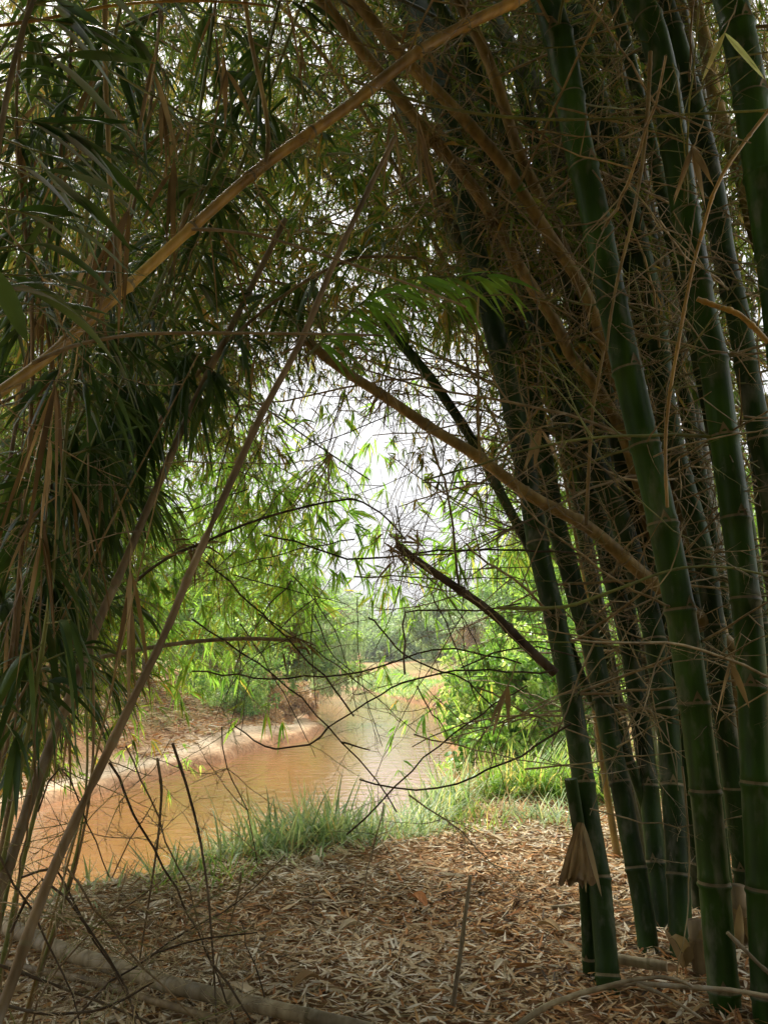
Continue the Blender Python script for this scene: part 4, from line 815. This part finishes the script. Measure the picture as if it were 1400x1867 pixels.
# weeping tree
wx_ = P(622, 1200, 46)[0]; wz = hz(wx_ - 1.5, 46); o = thing('weeping_tree', (wx_ - 1.5, 46, wz), 'grey green weeping tree trailing over the water at the bend', 'tree'); mb = MB(); b = np.array([wx_ - 1.5, 46, wz])
pth = spline([b - [0, 0, .3], b + [.3, -.3, 2.5], b + [1.4, -.6, 5.0]], .3); mb.tube(pth, np.linspace(.16, .06, len(pth)), 8); lf = MB()
for k in range(90):
    i = int(len(pth) * U(.5, 1)) - 1; a = U(0, 6.28); r = U(.2, 1.7); e = pth[i] + np.array([math.cos(a) * r * 1.0 + .3, math.sin(a) * r, U(.1, .9)]); mb.tube([pth[i], (pth[i] + e) / 2 + [0, 0, .25], e], [.03, .02, .01], 4)
    l = min(U(1.2, 5.2), e[2] - ZW - .5); t = np.sort(rng.random(80)) * l; q = e[None] + np.stack([np.sin(t * .8 + k) * .12, np.cos(t + k) * .12, -t], -1) + rng.normal(size=(80, 3)) * .06
    lf.leaves(q, nrm(rng.normal(size=(80, 3)) * .35 + [0, 0, -1]), U(.18, .34, 80), .055, .1, U(0, 1, 80), 0)
mb.build('trunk', M['bark'], o); lf.build('crown', M['tree_pale'], o)
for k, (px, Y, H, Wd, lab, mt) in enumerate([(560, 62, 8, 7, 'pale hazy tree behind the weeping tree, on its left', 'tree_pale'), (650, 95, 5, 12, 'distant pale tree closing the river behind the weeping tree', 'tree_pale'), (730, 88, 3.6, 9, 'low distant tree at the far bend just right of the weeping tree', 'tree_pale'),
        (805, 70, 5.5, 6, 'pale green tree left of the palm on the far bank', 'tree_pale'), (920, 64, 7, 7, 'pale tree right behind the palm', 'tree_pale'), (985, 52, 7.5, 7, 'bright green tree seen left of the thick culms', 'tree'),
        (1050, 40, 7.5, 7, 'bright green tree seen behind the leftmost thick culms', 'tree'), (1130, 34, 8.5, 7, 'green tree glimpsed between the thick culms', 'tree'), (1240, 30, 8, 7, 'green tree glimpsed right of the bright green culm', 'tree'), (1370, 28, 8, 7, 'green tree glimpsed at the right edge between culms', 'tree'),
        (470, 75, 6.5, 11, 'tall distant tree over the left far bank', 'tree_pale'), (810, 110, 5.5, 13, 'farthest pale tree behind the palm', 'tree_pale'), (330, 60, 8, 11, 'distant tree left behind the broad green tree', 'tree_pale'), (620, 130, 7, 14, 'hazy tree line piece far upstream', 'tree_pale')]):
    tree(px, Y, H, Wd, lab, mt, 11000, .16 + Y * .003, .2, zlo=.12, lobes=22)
# palm on the far bank
px_, Yp = 862, 42; xx = P(px_, 1200, Yp)[0]; zz = hz(xx, Yp); o = thing('palm_tree', (xx, Yp, zz), 'stout palm with a brown trunk and drooping grey fronds on the far right bank', 'palm tree')
mb = MB(); tp = spline([(xx, Yp, zz - .2), (xx + .05, Yp, zz + 1.6), (xx - .05, Yp, zz + 3.1)], .12); mb.tube(tp, np.linspace(.42, .36, len(tp)) + rng.normal(size=len(tp)) * .02, 10); mb.build('trunk', M['bark'], o)
for k in range(26):
    a = U(0, 6.28); up = U(-.7, 1.1); l = U(1.5, 2.3); d = np.array([math.cos(a), math.sin(a), up]); t = np.linspace(0, 1, 10); pp = tp[-1] + nrm(d) * (t * l)[:, None]; pp[:, 2] -= .9 * l * t ** 2 * .7
    mb = MB(); mb.tube(pp, np.linspace(.03, .01, 10), 4, .5, 0); j = rng.integers(1, 10, 60); q = pp[j]; sd = nrm(np.cross(nrm(d), [0, 0, 1.])) * np.where(rng.random(60) < .5, 1, -1)[:, None]
    mb.leaves(q, nrm(sd + nrm(d) * .6 + rng.normal(size=(60, 3)) * .15 + [0, 0, -.3]), U(.3, .55, 60), .04, .5, U(0, 1, 60), 1); mb.build('frond', [M['bark'], M['tree_pale'] if up > -.1 else M['dry']], o)
# leafy shrubs on the right
tree(935, 10.6, 1.6, 1.35, 'dense vine covered shrub with glossy round leaves right of the river', 'shrub', 15000, .07, .04, 'shrub', 'shrub', zlo=.04, stems=5, lobes=40, lw=.85)
tree(1010, 11.8, 1.6, 1.4, 'darker leafy shrub behind and right of the vine covered shrub', 'shrub', 12000, .075, .04, 'shrub', 'shrub', zlo=.04, stems=5, lobes=36, lw=.85)
tree(960, 18, 2.2, 2.6, 'light green bush above the vine covered shrub, farther back', 'tree', 12000, .12, .05, 'shrub', 'shrub', zlo=.06, stems=5, lobes=36)
tree(1070, 18, 3.6, 3.4, 'tall light bush farther back behind the leftmost culms', 'tree', 12000, .13, .05, 'shrub', 'shrub', zlo=.06, stems=5, lobes=36)
tree(1190, 15, 3.2, 3.2, 'yellow green bush behind the middle of the clump', 'tree', 10000, .12, .05, 'shrub', 'shrub', zlo=.06, stems=5, lobes=30)
tree(1340, 14, 3.6, 3.4, 'yellow green bush behind the right part of the clump', 'tree', 10000, .12, .05, 'shrub', 'shrub', zlo=.06, stems=5, lobes=30)
tree(872, 17, 1.3, 1.5, 'low bush on the right bank edge behind the vine covered shrub', 'shrub', 6000, .09, .04, 'shrub', 'shrub', zlo=.04, stems=4, lobes=26, lw=.7)
tree(858, 27, 1.5, 1.8, 'small bush on the right bank midway to the far bend', 'tree', 5000, .12, .04, 'shrub', 'shrub', zlo=.04, stems=4, lobes=26)
# driftwood
o = thing('driftwood', G(812, 1278, -.9), 'small heap of grey driftwood at the water edge below the palm', 'driftwood')
for k in range(7):
    a = G(795 + U(-8, 10), 1284 + U(-6, 4), -1.1); b = a + np.array([U(.4, 1.6), U(-.4, .4), U(-.1, .9)]); mb = MB(); mb.tube(jitter_line(a, b, .2, .05), .05, 6); mb.build('branch', M['bark'], o)
mb = MB(); hx, y0, y1, z0, z1 = 150, -20, 170, -3.2, 26
V = [(sx_ * hx, yy, zz_) for zz_ in (z0, z1) for yy in (y0, y1) for sx_ in (-1, 1)]
mb.add(V, [[0, 2, 3, 1], [4, 5, 7, 6], [0, 1, 5, 4], [2, 6, 7, 3], [0, 4, 6, 2], [1, 3, 7, 5]], 4)
m = bpy.data.materials.new('haze'); m.use_nodes = True; n = m.node_tree; n.nodes.clear(); ou = n.nodes.new('ShaderNodeOutputMaterial'); pv = n.nodes.new('ShaderNodeVolumePrincipled')
pv.inputs['Density'].default_value = .0011; pv.inputs['Color'].default_value = (.93, .95, .97, 1); n.links.new(pv.outputs[0], ou.inputs['Volume'])
tag(mb.build('haze', m, attr=False, smooth=False), 'pale humid haze over the river valley', None, None, 'stuff')
for r_ in ROOTS:
    if '_o' in r_: del r_['_o']
